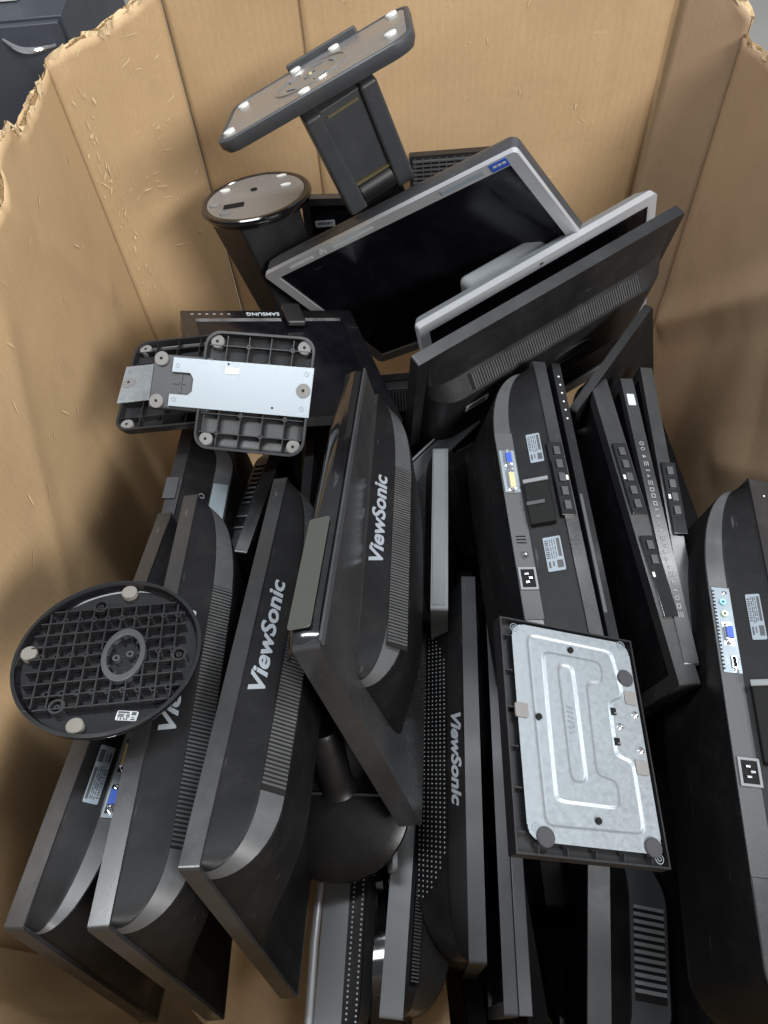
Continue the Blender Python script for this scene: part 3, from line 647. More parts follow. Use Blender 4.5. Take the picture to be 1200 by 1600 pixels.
root, w, h, t, face, ln = monitor('L', 'black monitor with large dark glossy screen facing left, beside the printed symbols', mf='frame', bw=0.02, mscreen='gloss', shell=dict(p1=(0.02, 0.008), p2=(0.05, 0.012), yb=-0.05, aL=0.05, aR=0.05))
button_row(root, w, h, -0.06, 5)
button_row(root, w, h, 0.10, 2)
root, w, h, t, face, ln = monitor('M', 'black monitor with a long row of white printed symbols on its edge', mf='frame')
mm = frame((0, h / 2 + 0.0008, -0.010), (-1, 0, 0), (0, 0, -1))
sy = MB(); st = 0
x = -w / 2 + 0.07
k = 0
while x < w / 2 - 0.12:
    kind = rnd.choice(['ring', 'box', 'tri', 'bar', 'ring', 'bars']); s_ = rnd.uniform(0.0022, 0.0038); q = len(sy.v)
    if kind == 'ring': sy.ring(s_, s_ * 0.62, 0, 0.0004, 18, (x, 0, 0))
    elif kind == 'box': sy.add(*frame_plate(s_, s_ * 0.9, s_ * 0.6, s_ * 0.5, 0.0004)); sy.v[q:] = [(a + x, b, c) for a, b, c in sy.v[q:]]
    elif kind == 'tri': sy.prism([(x - s_, -s_), (x + s_, -s_), (x, s_)], 0, 0.0004)
    elif kind == 'bar': sy.box(x - 0.001, x + 0.001, -s_, s_, 0, 0.0004)
    else:
        for d in (-1, 0, 1): sy.box(x - 0.004, x + 0.004, d * 0.0028 - 0.0006, d * 0.0028 + 0.0006, 0, 0.0004)
    x += rnd.uniform(0.0095, 0.014); k += 1
sy.xf(mm).build('printed_symbols', M['faint'], root, smooth=0)
sticker(root, frame((-w / 2 + 0.045, h / 2 + 0.0004, -0.010), (-1, 0, 0), (0, 0, -1)), 0.022, 0.012, 'label', lines=2)
root, w, h, t, face, ln = monitor('N', 'black monitor nearest the right box wall, plain dark edge behind the printed symbols', mf='frame', shell=dict(p1=(0.02, 0.01), p2=(0.05, 0.02), yb=-0.05, aL=0.04, aR=0.04))
button_row(root, w, h, 0.02, 4)
root, w, h, t, face, ln = monitor('L2', 'flat black monitor slanting up to the right wall in front of torn cardboard', mf='blackd')

root, w, h, t, face, ln = monitor('O', 'black monitor with blue port and two audio jacks, nearest the right front', shell=dict(p1=(0.026, 0.042), p2=(0.030, 0.070), yb=0.02, aL=0.05, aR=0.16))
f_o, o_s = face, (w - 0.540) / 2
face = lambda i, x, *a: f_o(i, x + o_s, *a)
MB().box(-0.178, 0.178, -0.0135, 0.0135, 0, 0.0014).xf(face(1, -0.084, 0.5, 0.0)).build('port_strip', M['strip'], root, bevel=0.0005)
MB().box(-0.060, 0.060, -0.0115, 0.0115, 0.0014, 0.0024).xf(face(1, 0.032, 0.45, 0.0)).build('port_plate', M['steel'], root, smooth=0)
ph = MB()
for k in range(22): ph.box(-0.0011, 0.0011, -0.0014, 0.0014, 0, 0.0004).xf(face(1, 0.086 - 0.0052 * k, 0.82, 0.0025), len(ph.v) - 8)
ph.build('vent_holes', M['ventb'], root, smooth=0)
jack(root, face(1, 0.070, 0.45, 0.0024), 'sky'); jack(root, face(1, 0.053, 0.45, 0.0024), 'lime')
vga(root, face(1, 0.025, 0.42, 0.0024))
hd = MB().box(-0.0085, 0.0085, -0.0035, 0.0035, 0, 0.003).xf(face(1, -0.014, 0.35, 0.0024)).build('video_port', M['chrome'], root, bevel=0.0008)
MB().box(-0.0068, 0.0068, -0.0022, 0.0022, 0.0031, 0.0036).xf(face(1, -0.014, 0.35, 0.0024)).build('hole', M['ventb'], hd, smooth=0)
for xx in (0.084, -0.026): MB().lathe([(0.003, 0), (0.003, 0.0012), (0, 0.0018)], 12).xf(face(1, xx, 0.3, 0.0024)).build('screw', M['chrome'], root)
iec(root, face(1, -0.150, 0.42, 0.0014))
sm_ = MB().box(-0.05, 0.05, -0.016, 0.018, 0, 0.020).xf(face(0, -0.09, 0.55, -0.010)).build('stand_mount', M['ventb'], root, bevel=0.003)
MB().box(-0.05, -0.042, -0.016, 0.018, 0.0202, 0.024).xf(face(0, -0.09, 0.55, -0.010)).build('mount_rail', M['grey'], sm_, bevel=0.0008)
sticker(root, face(0, 0.05, 0.45, 0.0008), 0.065, 0.017, lines=6, material='labelb')
MB().lathe([(0.0016, 0), (0.0014, 0.0006), (0, 0.0006)], 10).xf(frame((w / 2 - 0.03, h / 2 + 0.0004, -0.012), (1, 0, 0), (0, 0, -1))).build('screw', M['white'], root)

# lower middle
root, w, h, t, face, ln = monitor('Q', 'black monitor with rows of pale vent dots, left of the steel plate', mf='greyd', shell=dict(p1=(0.014, 0.024), p2=(0.060, 0.066), yb=-0.09, aL=0.10, aR=0.12), mband='black')
dots(root, face, ln, 1, -0.20, 0.19, 62, 0.10, 0.92, 7, r=0.0012, skew=0.0016, material='label', lens=lambda s: 0.75 * (abs(s - 0.5) * 2) ** 6)
brand(root, face, -0.015, 0.5, 0.13, 0.020)
root, w, h, t, face, ln = monitor('R', 'slim black monitor with grooved grey edge directly beneath the left side of the silver plate', mf='greyd', tt=0.016, shell=dict(p1=(0.004, 0.0015), p2=(0.0045, 0.018), yb=-0.05, aL=0.02, aR=0.02, inset=0.001), ms='greyd')
MB().box(-w / 2 + 0.001, w / 2 - 0.001, h / 2 - 0.006, h / 2 - 0.0005, -0.0335, -0.0175).build('rear_edge', M['greyd'], root, bevel=0.001)
root, w, h, t, face, ln = monitor('S', 'monitor with pale grey edge and short upright vent slots low in the middle', mf='grey', bevel=0.006, shell=dict(p1=(0.030, 0.018), p2=(0.09, 0.06), yb=-0.09, aL=0.06, aR=0.10), ms='greyd')
vents(root, face, ln, -0.03, 0.085, i=0, pitch=0.0042, v0=0.35, v1=0.85, material='grey')
root, w, h, t, face, ln = monitor('T', 'monitor with broad pale grey edge and dotted vents at the bottom beside the lettered corner', mf='grey', bevel=0.003, shell=dict(p1=(0.006, 0.022), p2=(0.05, 0.034), yb=-0.09, aL=0.05, aR=0.05))
dots(root, face, ln, 0, -0.10, 0.10, 34, 0.25, 0.8, 2, r=0.0013, skew=0.002, material='label')
MB().tube([(-w / 2 + 0.01, h / 2 - 0.004, 0.006), (0, h / 2, 0.008), (w / 2 - 0.005, h / 2 - 0.006, 0.006)], 0.006, 12).build('front_edge', M['silver'], root)
root, w, h, t, face, ln = monitor('U', 'black monitor with short horizontal vent slots below the silver plate', mf='greyd', shell=dict(p1=(0.02, 0.028), p2=(0.034, 0.085), yb=-0.05, aL=0.08, aR=0.05), mband='greyd')
vents(root, face, ln, -0.045, 0.065, i=1, pitch=0.0092, v0=0.12, v1=0.88, material='grey', lift=0.002)

root, w, h, t, face, ln = monitor('X3', 'black monitor with fine vent ribs, deep between the silver frame and the vented one', mf='blackd', mband='black', shell=dict(p1=(0.006, 0.02), p2=(0.06, 0.03), yb=-0.05, aL=0.03, aR=0.03))
vents(root, face, ln, -w / 2 + 0.03, w / 2 - 0.03, i=1, pitch=0.0060, material='vent')
# rear: two dark monitors behind the silver framed one
root, w, h, t, face, ln = monitor('B1', 'black monitor hidden behind the silver framed one, with small barcode label', ms='black')
sticker(root, frame((-w / 2 + 0.045, h / 2 - 0.055, 0.0006), (1, 0.05, 0), (0, 1, 0)), 0.042, 0.014, 'barcode_label', bars=1)
root, w, h, t, face, ln = monitor('B2', 'black monitor with slatted vent grille against the back wall behind the upturned stand', mf='black')
gr = MB()
for k in range(7): gr.box(-w / 2 + 0.006, w / 2 - 0.006, h / 2 - 0.012 - 0.009 * k, h / 2 - 0.0085 - 0.009 * k, 0.0005, 0.006)
for k in range(14): gr.box(-w / 2 + 0.01 + 0.0165 * k, -w / 2 + 0.0125 + 0.0165 * k, h / 2 - 0.07, h / 2 - 0.006, 0.0, 0.0045)
gr.build('vent_grille', M['vent'], root, smooth=0)

# silver framed monitor, upside down, stand pointing up
m, (w, h, t) = pose('hp')
root, w, h, t, face, ln = monitor('hp', 'upturned silver framed monitor with its flat rectangular stand in the air', mf='silver', bw=0.021, bevel=0.002, tt=0.010, r=0.008)
HPI = m.inverted()
bc = MB(); o = rrect(-w / 2 + 0.001, w / 2 - 0.001, -h / 2 + 0.001, h / 2 - 0.001, 0.010, 4); i2 = rrect(-w / 2 + 0.012, w / 2 - 0.012, -h / 2 + 0.012, h / 2 - 0.012, 0.012, 4); n = len(o)
v = [(x, y, -0.0105) for x, y in o] + [(x, y, -0.032) for x, y in o] + [(x, y, -0.050) for x, y in i2]
f = [(a * n + q, a * n + (q + 1) % n, (a + 1) * n + (q + 1) % n, (a + 1) * n + q) for a in (0, 1) for q in range(n)] + [tuple(range(n)), tuple(range(2 * n, 3 * n))]
bc.add(v, f).build('back_cover', M['greyd'], root, bevel=0.003, smooth=35)
def bezel_mark(x0, x1, mt, nm, yc=-h / 2 + 0.0105, hh=0.0035, z=0.0012):
    return MB().box(x0, x1, yc - hh, yc + hh, 0, z).build(nm, M[mt], root, bevel=0.0003)
bezel_mark(0.155, 0.215, 'label', 'button_strip', hh=0.0026)
bezel_mark(0.010, 0.105, 'label', 'button_strip', hh=0.0020)
bezel_mark(-0.165, -0.235, 'grey', 'label') if False else bezel_mark(-0.215, -0.135, 'labelb', 'label', hh=0.004)
bezel_mark(-0.258, -0.228, 'blue', 'blue_sticker', hh=0.0075)
for q in range(3): MB().box(-0.255 + 0.008 * q, -0.249 + 0.008 * q, -h / 2 + 0.007, -h / 2 + 0.011, 0.0012, 0.0015).build('sticker_print', M['label'], root)
text('emblem', 'hp', 0.017, Matrix.Translation((0.128, -h / 2 + 0.0105, 0.0008)), M['white'], root, shear=0.3)
mk, (nw, nh, _t) = pose('neck'); REL = HPI @ mk
nk = MB()
for s_ in (-1, 1): nk.prism([(s_ * nw / 2, -nh / 2), (s_ * nw / 2 - s_ * 0.034, -nh / 2), (s_ * nw / 2 - s_ * 0.030, nh / 2), (s_ * nw / 2, nh / 2)][::s_], -0.036, 0.014)
nk.xf(REL).build('stand_rail', M['greyd'], root, bevel=0.006, seg=3)
MB().box(-0.036, 0.036, -0.050, nh / 2 - 0.004, -0.030, 0.004).xf(REL).build('stand_neck', M['greyd'], root, bevel=0.002)
MB().box(-0.028, 0.028, nh / 2 - 0.020, nh / 2 - 0.016, 0.0042, 0.0060).xf(REL).build('trim_strip', M['brass'], root)
hg = MB().lathe([(0.0, -0.032), (0.024, -0.032), (0.024, 0.032), (0, 0.032)], 28).xf(REL @ Matrix.Translation((0, -nh / 2 + 0.022, -0.010)) @ Matrix.Rotation(R(90), 4, 'Y')); hg.build('hinge', M['black'], root, bevel=0.002)
MB().box(-0.034, 0.034, -nh / 2 + 0.046, -nh / 2 + 0.050, -0.02, 0.0075).xf(REL).build('hinge_slot', M['brass'], root)
MB().box(-0.045, 0.045, -nh / 2 - 0.05, -nh / 2 + 0.01, -0.06, -0.02).xf(REL).build('mount_plate', M['black'], root, bevel=0.004)
mbp, (pw, ph_, _t) = pose('hpbase'); REL = HPI @ mbp
o = rrect(-pw / 2, pw / 2, -ph_ / 2, ph_ / 2, 0.034, 8)
n = len(o); sc = lambda k: [(x * (1 - 2 * k / pw), y * (1 - 2 * k / ph_)) for x, y in o]
v = []
for pts, z in ((sc(0.006), -0.022), (sc(0.0), -0.012), (sc(0.0), -0.002), (sc(0.002), 0.0), (sc(0.007), 0.0), (sc(0.008), -0.0025)): v += [(x, y, z) for x, y in pts]
f = [(a * n + q, a * n + (q + 1) % n, (a + 1) * n + (q + 1) % n, (a + 1) * n + q) for a in range(5) for q in range(n)] + [tuple(range(n))[::-1], tuple(range(5 * n, 6 * n))]
base = MB().add(v, f).xf(REL).build('stand_base', M['greyd'], root, smooth=40)
MB().prism(sc(0.0085), -0.0024, -0.0012).ring(0.063, 0.0595, -0.0012, 0.0006, 56, (-0.006, 0.004, 0)).xf(REL).build('underside_plate', M['plateg'], base, smooth=30)
for x, y in ((-0.145, -0.068), (-0.137, 0.058), (-0.040, 0.092), (0.032, 0.092), (-0.010, -0.088), (0.132, -0.046), (0.136, 0.083)):
    MB().lathe([(0.0095, -0.0012), (0.0095, 0.0020), (0.008, 0.003), (0, 0.003)], 24, (x, y, 0)).xf(REL).build('foot', M['white'], base)
sl = MB().ring(0.012, 0.010, -0.0012, 0.0002, 24, (-0.006, 0.004, 0))
for a in (0.4, 1.3, 2.4, 3.9, 5.2): sl.box(-0.012, 0.012, -0.003, 0.003, -0.001, 0.0004).xf(Matrix.Translation((-0.006 + 0.042 * math.cos(a), 0.004 + 0.042 * math.sin(a), 0)) @ Matrix.Rotation(a + 1.57, 4, 'Z'), len(sl.v) - 8)
sl.xf(REL).build('slots', M['rubber'], base)
MB().lathe([(0.003, -0.001), (0.003, 0.002), (0, 0.0025)], 12, (-0.006, 0.004, 0)).xf(REL).build('screw', M['gold'], base)
MB().box(-0.055, 0.075, 0.1085, 0.118, -0.012, 0.010).xf(REL).build('rear_lip', M['greyd'], base, bevel=0.003)

# grey monitor and black vented one lying face to face
root, w, h, t, face, ln = monitor('grey', 'grey monitor with bright silver front edge leaning behind the vented black one', mf='silver', ms='grey', bw=0.018, bevel=0.002, tt=0.014, r=0.006)
o = rrect(-w / 2, w / 2, -h / 2, h / 2, 0.006, 3); n = len(o); i2 = rrect(-w / 2 + 0.014, w / 2 - 0.014, -h / 2 + 0.014, h / 2 - 0.010, 0.006, 3)
v = [(x, y, -0.0145) for x, y in o] + [(x, y, -0.036) for x, y in i2]
MB().add(v, [(q, (q + 1) % n, n + (q + 1) % n, n + q) for q in range(n)] + [tuple(range(n))[::-1], tuple(range(n, 2 * n))]).build('back_cover', M['grey'], root, bevel=0.002, smooth=35)
MB().box(-0.115, 0.05, -0.10, h / 2 - 0.020, -0.085, -0.034).build('rear_housing', M['grey'], root, bevel=0.012, seg=4)
MB().box(-0.003, 0.003, h / 2 - 0.011, h / 2 - 0.007, 0, 0.0012).build('emblem', M['print'], root)
root, w, h, t, face, ln = monitor('blk8', 'black monitor showing its back with a long vent row and white barcode sticker', mf='black', ms='black', mband='black', shell=dict(p1=(0.070, 0.014), p2=(0.100, 0.042), yb=-0.09, aL=0.07, aR=0.05, inset=0.02))
vents(root, face, ln, -0.175, 0.175, i=1, pitch=0.0048, v0=0.15, v1=0.85, material='satin', lift=0.0014)
base8, prof8, s8 = shell_fn(w, h, t, (0.070, 0.014), (0.100, 0.042), -0.09, 0.07, 0.05, 0.02)
bkf = lambda x, y, z=0.0: frame((x, y, -t - 0.042 - z), (-1, 0, 0), (0, 1, 0))
sticker(root, bkf(0.167, 0.012, 0.0006), 0.046, 0.017, 'barcode_sticker', bars=1, lines=1, material='white')
em = MB().ring(0.045, 0.036, 0, 0.003, 40, sx=1, sy=0.45).xf(bkf(-0.04, -0.012)); em.build('carry_recess', M['black'], root)
ar = MB()
ar.prism([(-0.045, 0.05), (0.045, 0.05), (0.028, -0.13), (-0.028, -0.13)], 0.0, 0.020).xf(bkf(0.050, -0.10)); ar = ar.build('stand_arm', M['black'], root, bevel=0.004)
P = []
for i in range(13):
    q = i / 12; yy = 0.055 * (q - 0.5); zz = 0.030 - 0.024 * (2 * q - 1) ** 2 * (1 if q > 0.5 else 0.5)
    P.append([(-0.012 + 0.01 * math.sin(q * 3), yy, zz), (0.004, yy, zz + 0.004), (0.016 - 0.014 * (2 * q - 1) ** 2, yy, zz)])
hc = MB().grid(P).xf(bkf(0.098, -0.108, 0.012) @ Matrix.Rotation(R(62), 4, 'Z')).build('hinge_cover', M['silver'], root, smooth=60)
hc.modifiers.new('thickness', 'SOLIDIFY').thickness = 0.003
MB().prism([(0.008, 0.002), (0.034, 0.006), (0.034, -0.004), (0.008, -0.002)], 0, 0.0006).xf(frame((0.035, h / 2 - 0.008, 0.0), (-1, 0, 0), (0, 1, 0))).build('scuff', M['grey'], root)

# upside down glossy monitor under the ribbed bases
root, w, h, t, face, ln = monitor('sam', 'black upside-down monitor with white lettering, below the rectangular ribbed bases', mf='gloss', bw=0.024, bevel=0.0025)
text('brand_lettering', 'SAMSUNG', 0.0135, Matrix.Translation((0.012, -h / 2 + 0.0115, 0.0002)), M['label'], root, bold=0.0001)
ic = MB()
for k in range(6): ic.box(0.072 + 0.013 * k, 0.077 + 0.013 * k, -h / 2 + 0.011, -h / 2 + 0.0125, 0, 0.0004)
ic.build('button_marks', M['label'], root, smooth=0)
MB().box(-w / 2 + 0.01, w / 2 - 0.01, -h / 2 - 0.004, -h / 2 + 0.01, -t - 0.012, -t + 0.002).build('back_cover', M['black'], root, bevel=0.004)
MB().box(-0.060, -0.025, -h / 2 - 0.008, -h / 2 + 0.055, 0.0, 0.012).build('stand_tongue', M['black'], root, bevel=0.004)

# ---------------------------------------------------------------- loose stands
# round disc with ribbed underside
m, (rad,) = pose('disc')
dk = thing('round_stand', m, 'round black disc base with ribbed underside up, resting on the left monitors', 'stand base')
MB().lathe([(0.0, -0.016), (rad * 0.90, -0.015), (rad * 0.97, -0.010), (rad, -0.003), (rad * 0.995, 0.0), (rad * 0.955, 0.0005), (rad * 0.935, -0.003), (rad * 0.92, -0.009), (0, -0.009)], 72).build('disc', M['gloss'], dk, smooth=40)
rb = MB(); g0 = R(6)
Rin = rad * 0.915
def chord(mb, d, ang, lim0=-1, lim1=1, wd=0.0008, z0=-0.0088, z1=-0.0012, Rr=Rin, ex=None):
    L = math.sqrt(max(0, Rr * Rr - d * d)); ca, sa = math.cos(ang), math.sin(ang)
    a0, a1 = max(-L, lim0), min(L, lim1)
    if a1 - a0 < 0.004: return
    segs = [(a0, a1)]
    if ex:
        exr = ex[2]; cd = ex[0] * ca + ex[1] * sa; pd = -ex[0] * sa + ex[1] * ca
        if abs(d - pd) < exr:
            q = math.sqrt(exr * exr - (d - pd) ** 2); segs = [(a0, min(a1, cd - q)), (max(a0, cd + q), a1)]
    for s0, s1 in segs:
        if s1 - s0 < 0.003: continue
        st = len(mb.v); mb.box(s0, s1, d - wd, d + wd, z0, z1).xf(Matrix.Rotation(ang, 4, 'Z'), st)
OV = (0.017, -0.003, 0.026)
for d in [-0.062 + 0.0155 * k for k in range(9)]:
    chord(rb, d, R(2), lim0=-0.083, lim1=0.080, ex=OV)
for d in [-0.070 + 0.0155 * k for k in range(10)]:
    chord(rb, d, R(92), lim0=-0.064, lim1=0.064, ex=OV)
bs = rb
for i in range(-5, 6):
    for j in range(-4, 5):
        x, y = 0.0155 * i + 0.0075, 0.0155 * j
        if math.hypot(x, y) < rad * 0.84 and math.hypot(x - OV[0], y - OV[1]) > 0.030 and (i * 3 + j * 5) % 3 == 0: bs.ring(0.0036, 0.0021, -0.0088, -0.0006, 14, (x, y, 0))
rb.build('ribs', M['black'], dk, smooth=30)
hub = MB().ring(0.027, 0.020, -0.0088, 0.0005, 40, (OV[0], OV[1], 0), sx=0.86, sy=1.25).build('hub_ring', M['greyd'], dk, bevel=0.001)
MB().ring(0.004, 0.002, -0.0088, -0.003, 14, (OV[0] - 0.008, OV[1] - 0.002, 0)).ring(0.004, 0.002, -0.0088, -0.003, 14, (OV[0] + 0.006, OV[1] + 0.002, 0)).build('screw_posts', M['greyd'], hub)
for k in range(10):
    g = 2 * math.pi * k / 10; MB().box(-0.002, 0.002, -0.0015, 0.0015, -0.0088, 0.0).xf(Matrix.Translation((OV[0] + 0.0165 * math.cos(g), OV[1] + 0.0245 * math.sin(g), 0)) @ Matrix.Rotation(g, 4, 'Z')).build('hub_tooth', M['black'], hub, smooth=0)
for x, y in ((0.009, 0.085), (-0.086, 0.008), (-0.019, -0.083)):
    MB().lathe([(0.0088, -0.009), (0.0088, -0.003), (0.0078, -0.002), (0, -0.0016)], 28, (x, y, 0)).build('foot', M['tan'], dk)
for x, y in ((-0.019, 0.065), (-0.041, -0.061), (0.076, -0.006)):
    MB().ring(0.0085, 0.006, -0.0088, -0.001, 22, (x, y, 0)).ring(0.003, 0.0012, -0.0088, -0.0025, 12, (x, y, 0)).build('clip_well', M['black'], dk)
sticker(dk, Matrix.Translation((0.030, -0.073, -0.0086)) @ Matrix.Rotation(R(-8), 4, 'Z'), 0.022, 0.011, 'label', lines=3)

# round base on a box-shaped neck, standing up at the rear left
m, (rad,) = pose('rstand')
rs = thing('monitor_stand', m, 'black stand upside down with round glossy base on a flat neck, rear left', 'monitor stand')
MB().lathe([(0, -0.020), (rad * 0.95, -0.018), (rad, -0.010), (rad, -0.007), (rad * 0.975, -0.006), (rad * 0.985, -0.002), (rad * 0.965, 0.0), (rad * 0.90, 0.0), (rad * 0.885, -0.002), (0, -0.002)], 72).build('base_disc', M['gloss'], rs, smooth=40)
MB().lathe([(0, -0.0018), (rad * 0.88, -0.0018), (rad * 0.88, -0.0012), (0, -0.0010)], 64).build('underside', M['plateg'], rs, smooth=40)
for x, y in ((-0.080, -0.015), (-0.065, 0.048), (0.049, 0.072), (0.060, 0.024), (-0.055, -0.060)):
    MB().lathe([(0.008, -0.001), (0.008, 0.0015), (0, 0.0022)], 20, (x, y, 0), sx=1.3, sy=0.8).build('foot', M['rubber'] if y < 0 else M['white'], rs)
MB().ring(0.007, 0.0045, -0.001, 0.0004, 20, (-0.005, 0.030, 0)).lathe([(0.0044, -0.0006), (0, -0.0004)], 16, (-0.005, 0.030, 0)).build('screw_hole', M['ventb'], rs)
MB().box(-0.060, -0.020, -0.040, -0.022, -0.001, 0.0006).build('cable_slot', M['ventb'], rs, bevel=0.0005)
top_ = [(-0.100, -0.022), (-0.030, -0.088), (0.084, -0.030), (0.02, 0.055)]
bot_ = [(x * 0.8 + 0.030, y * 0.8 + 0.0) for x, y in top_]
MB().hexa([(x, y, -0.26) for x, y in bot_] + [(x, y, -0.018) for x, y in top_]).build('neck', M['black'], rs, bevel=0.006, seg=3)

# two rectangular bases with ribbed undersides and steel strips
def ribbed_base(key, label, ext, sx, plate, slot):
    m, (w, h, t) = pose(key)
    r = thing('ribbed_stand', m, label, 'stand base', 'rectangular ribbed stand bases')
    o = rrect(-w / 2, w / 2, -h / 2, h / 2, 0.022, 8); n = len(o); k = lambda d: [(x * (1 - 2 * d / w), y * (1 - 2 * d / h)) for x, y in o]
    v = []
    for pts, z in ((k(0.012), -0.020), (k(0.003), -0.014), (k(0.0), -0.004), (k(0.0), 0.0), (k(0.0035), 0.0), (k(0.006), -0.011), (k(0.010), -0.013)): v += [(x, y, z) for x, y in pts]
    f = [(a * n + q, a * n + (q + 1) % n, (a + 1) * n + (q + 1) % n, (a + 1) * n + q) for a in range(6) for q in range(n)] + [tuple(range(n))[::-1], tuple(range(6 * n, 7 * n))]
    MB().add(v, f).build('tray', M['tray'], r, smooth=35)
    rb = MB(); bo = MB()
    xs = [-w / 2 + w * q for q in (0.20, 0.40, 0.60, 0.80)]; ys = [-h / 2 + h * q for q in (0.14, 0.30, 0.74, 0.88)]
    for x in xs: rb.box(x - 0.0007, x + 0.0007, -h / 2 + 0.006, h / 2 - 0.006, -0.0128, -0.002)
    for y in ys: rb.box(-w / 2 + 0.006, w / 2 - 0.006, y - 0.0007, y + 0.0007, -0.0128, -0.0025)
    for a, x in enumerate(xs):
        for b, y in enumerate(ys):
            if (a + b) % 2 == 0: rb.ring(0.0036, 0.0017, -0.0128, -0.0012, 16, (x, y, 0))
    rb.build('ribs', M['tray'], r, smooth=30)
    for x, y in ((-1, -1), (-1, 1), (1, -1), (1, 1)):
        ft = MB().lathe([(0.0100, -0.0125), (0.0100, -0.0040), (0.0090, -0.0030), (0, -0.0030)], 28, (x * (w / 2 - 0.017), y * (h / 2 - 0.015), 0)).build('foot', M['rubber'], r)
        MB().lathe([(0.0022, -0.0030), (0.0022, -0.0026), (0, -0.0026)], 12, (x * (w / 2 - 0.017), y * (h / 2 - 0.015), 0)).build('hole', M['ventb'], ft)
    if ext:
        MB().box(-w / 2 - ext, -w / 2 + 0.015, -0.034, 0.048, -0.022, -0.0035).build('neck_socket', M['greyd'], r, bevel=0.003)
        for y in (0.040, -0.024):
            ft = MB().lathe([(0.0105, -0.0035), (0.0105, 0.0005), (0, 0.0010)], 28, (-w / 2 - ext + 0.014, y, 0)).build('foot', M['rubber'], r)
            MB().lathe([(0.0022, 0.0010), (0.0022, 0.0014), (0, 0.0014)], 12, (-w / 2 - ext + 0.014, y, 0)).build('hole', M['ventb'], ft)
    x0, x1, y0, y1 = plate
    pts = [(x1, y1), (x0, y1)]
    if slot: pts += [(x0, y1 - 0.022), (x0 + 0.028, y1 - 0.022), (x0 + 0.034, y1 - 0.030), (x0 + 0.034, y0 + 0.024), (x0 + 0.028, y0 + 0.018), (x0, y0 + 0.018)]
    else: pts = [(x0, y1), (x0, y0), (x0 + 0.055, y0), (x0 + 0.060, y0 + 0.012), (x0 + 0.078, y0 + 0.012), (x0 + 0.078, y0 + 0.020), (x0 + 0.086, y0 + 0.020), (x0 + 0.086, y0 + 0.034), (x0 + 0.080, y0 + 0.034), (x0 + 0.080, y1 - 0.026), (x0 + 0.066, y1 - 0.012), (x0 + 0.056, y1)][::-1]
    if slot: pts += [(x0, y0), (x1, y0)]
    pl = MB().prism(pts[::-1], -0.0012, 0.0012).build('steel_strip', M['zinc'], r, bevel=0.0004)
    if slot:
        MB().box(x0 + 0.002, x0 + 0.034, y0 + 0.020, y1 - 0.024, -0.014, -0.008).build('cable_slot', M['ventb'], r, smooth=0)
        MB().box(x0 + 0.012, x0 + 0.016, y0 + 0.020, y1 - 0.024, -0.008, -0.002).box(x0 + 0.002, x0 + 0.022, y0 + 0.034, y0 + 0.036, -0.008, -0.002).build('slot_web', M['greyd'], r)
        sticker(r, Matrix.Translation((x0 + 0.092, y1 - 0.014, 0.0013)), 0.022, 0.009, 'label', lines=0, material='white')
    for x, y in ((x1 - 0.010, y1 - 0.010), (x1 - 0.012, y0 + 0.012), (x0 + 0.008, y1 - 0.012), (x0 + 0.008, y0 + 0.010)):
        if slot or x < 0: MB().ring(0.0034, 0.0024, 0.0012, 0.0018, 16, (x, y, 0)).build('rivet', M['steel'], pl)
    for x, y in ((x0 + 0.085, y1 - 0.004), (x1 - 0.055, y0 + 0.010)):
        if slot: MB().lathe([(0.0016, 0.0012), (0.0016, 0.0016), (0, 0.0016)], 12, (x, y, 0)).build('hole', M['ventb'], pl)
    fx = x1 - 0.012 if slot else x0 + 0.012; fy = (y0 + y1) / 2 + 0.002
    ft = MB().lathe([(0.0105, 0.0012), (0.0105, 0.0022), (0, 0.0030)], 28, (fx, fy, 0)).build('foot', M['rubber'], r)
    MB().lathe([(0.0022, 0.0030), (0.0022, 0.0034), (0, 0.0034)], 12, (fx, fy, 0)).build('hole', M['ventb'], ft)
    return r
ribbed_base('base1', 'rectangular ribbed stand base half covered by the other one, against the left box wall', 0, 0, (-0.099, -0.012, -0.040, 0.040), False)
ribbed_base('base2', 'rectangular ribbed stand base on top, crossed by a wide steel strip', 0.078, 0, (-0.128, 0.085, -0.030, 0.043), True)

# pressed steel plate in a black tray
m, (w, h, t) = pose('P')
pl_root = thing('steel_stand', m, 'rectangular stand base with embossed bright steel underside lying on the right-hand monitors', 'stand base')
tr = MB().prism([(-w / 2, -h / 2), (w / 2, -h / 2), (w / 2, h / 2), (-w / 2, h / 2)], -0.016, -0.010)
tr.box(-w / 2, -w / 2 + 0.0018, -h / 2, h / 2, -0.0098, 0.0).box(w / 2 - 0.0018, w / 2, -h / 2, h / 2, -0.0098, 0.0)
tr.box(-w / 2 + 0.0019, w / 2 - 0.0019, -h / 2, -h / 2 + 0.0018, -0.0098, 0.0).box(-w / 2 + 0.0019, w / 2 - 0.0019, h / 2 - 0.0018, h / 2, -0.0098, 0.0)
for k in range(6):
    y = -h / 2 + h * (k + 0.5) / 6; tr.box(-w / 2 + 0.0019, -w / 2 + 0.012, y - 0.0006, y + 0.0006, -0.0098, -0.002)
for k in range(5):
    x = -w / 2 + w * (k + 0.8) / 5.4; tr.box(x - 0.0006, x + 0.0006, -h / 2 + 0.0019, -h / 2 + 0.010, -0.0098, -0.002)
tr.build('tray', M['black'], pl_root, smooth=0)
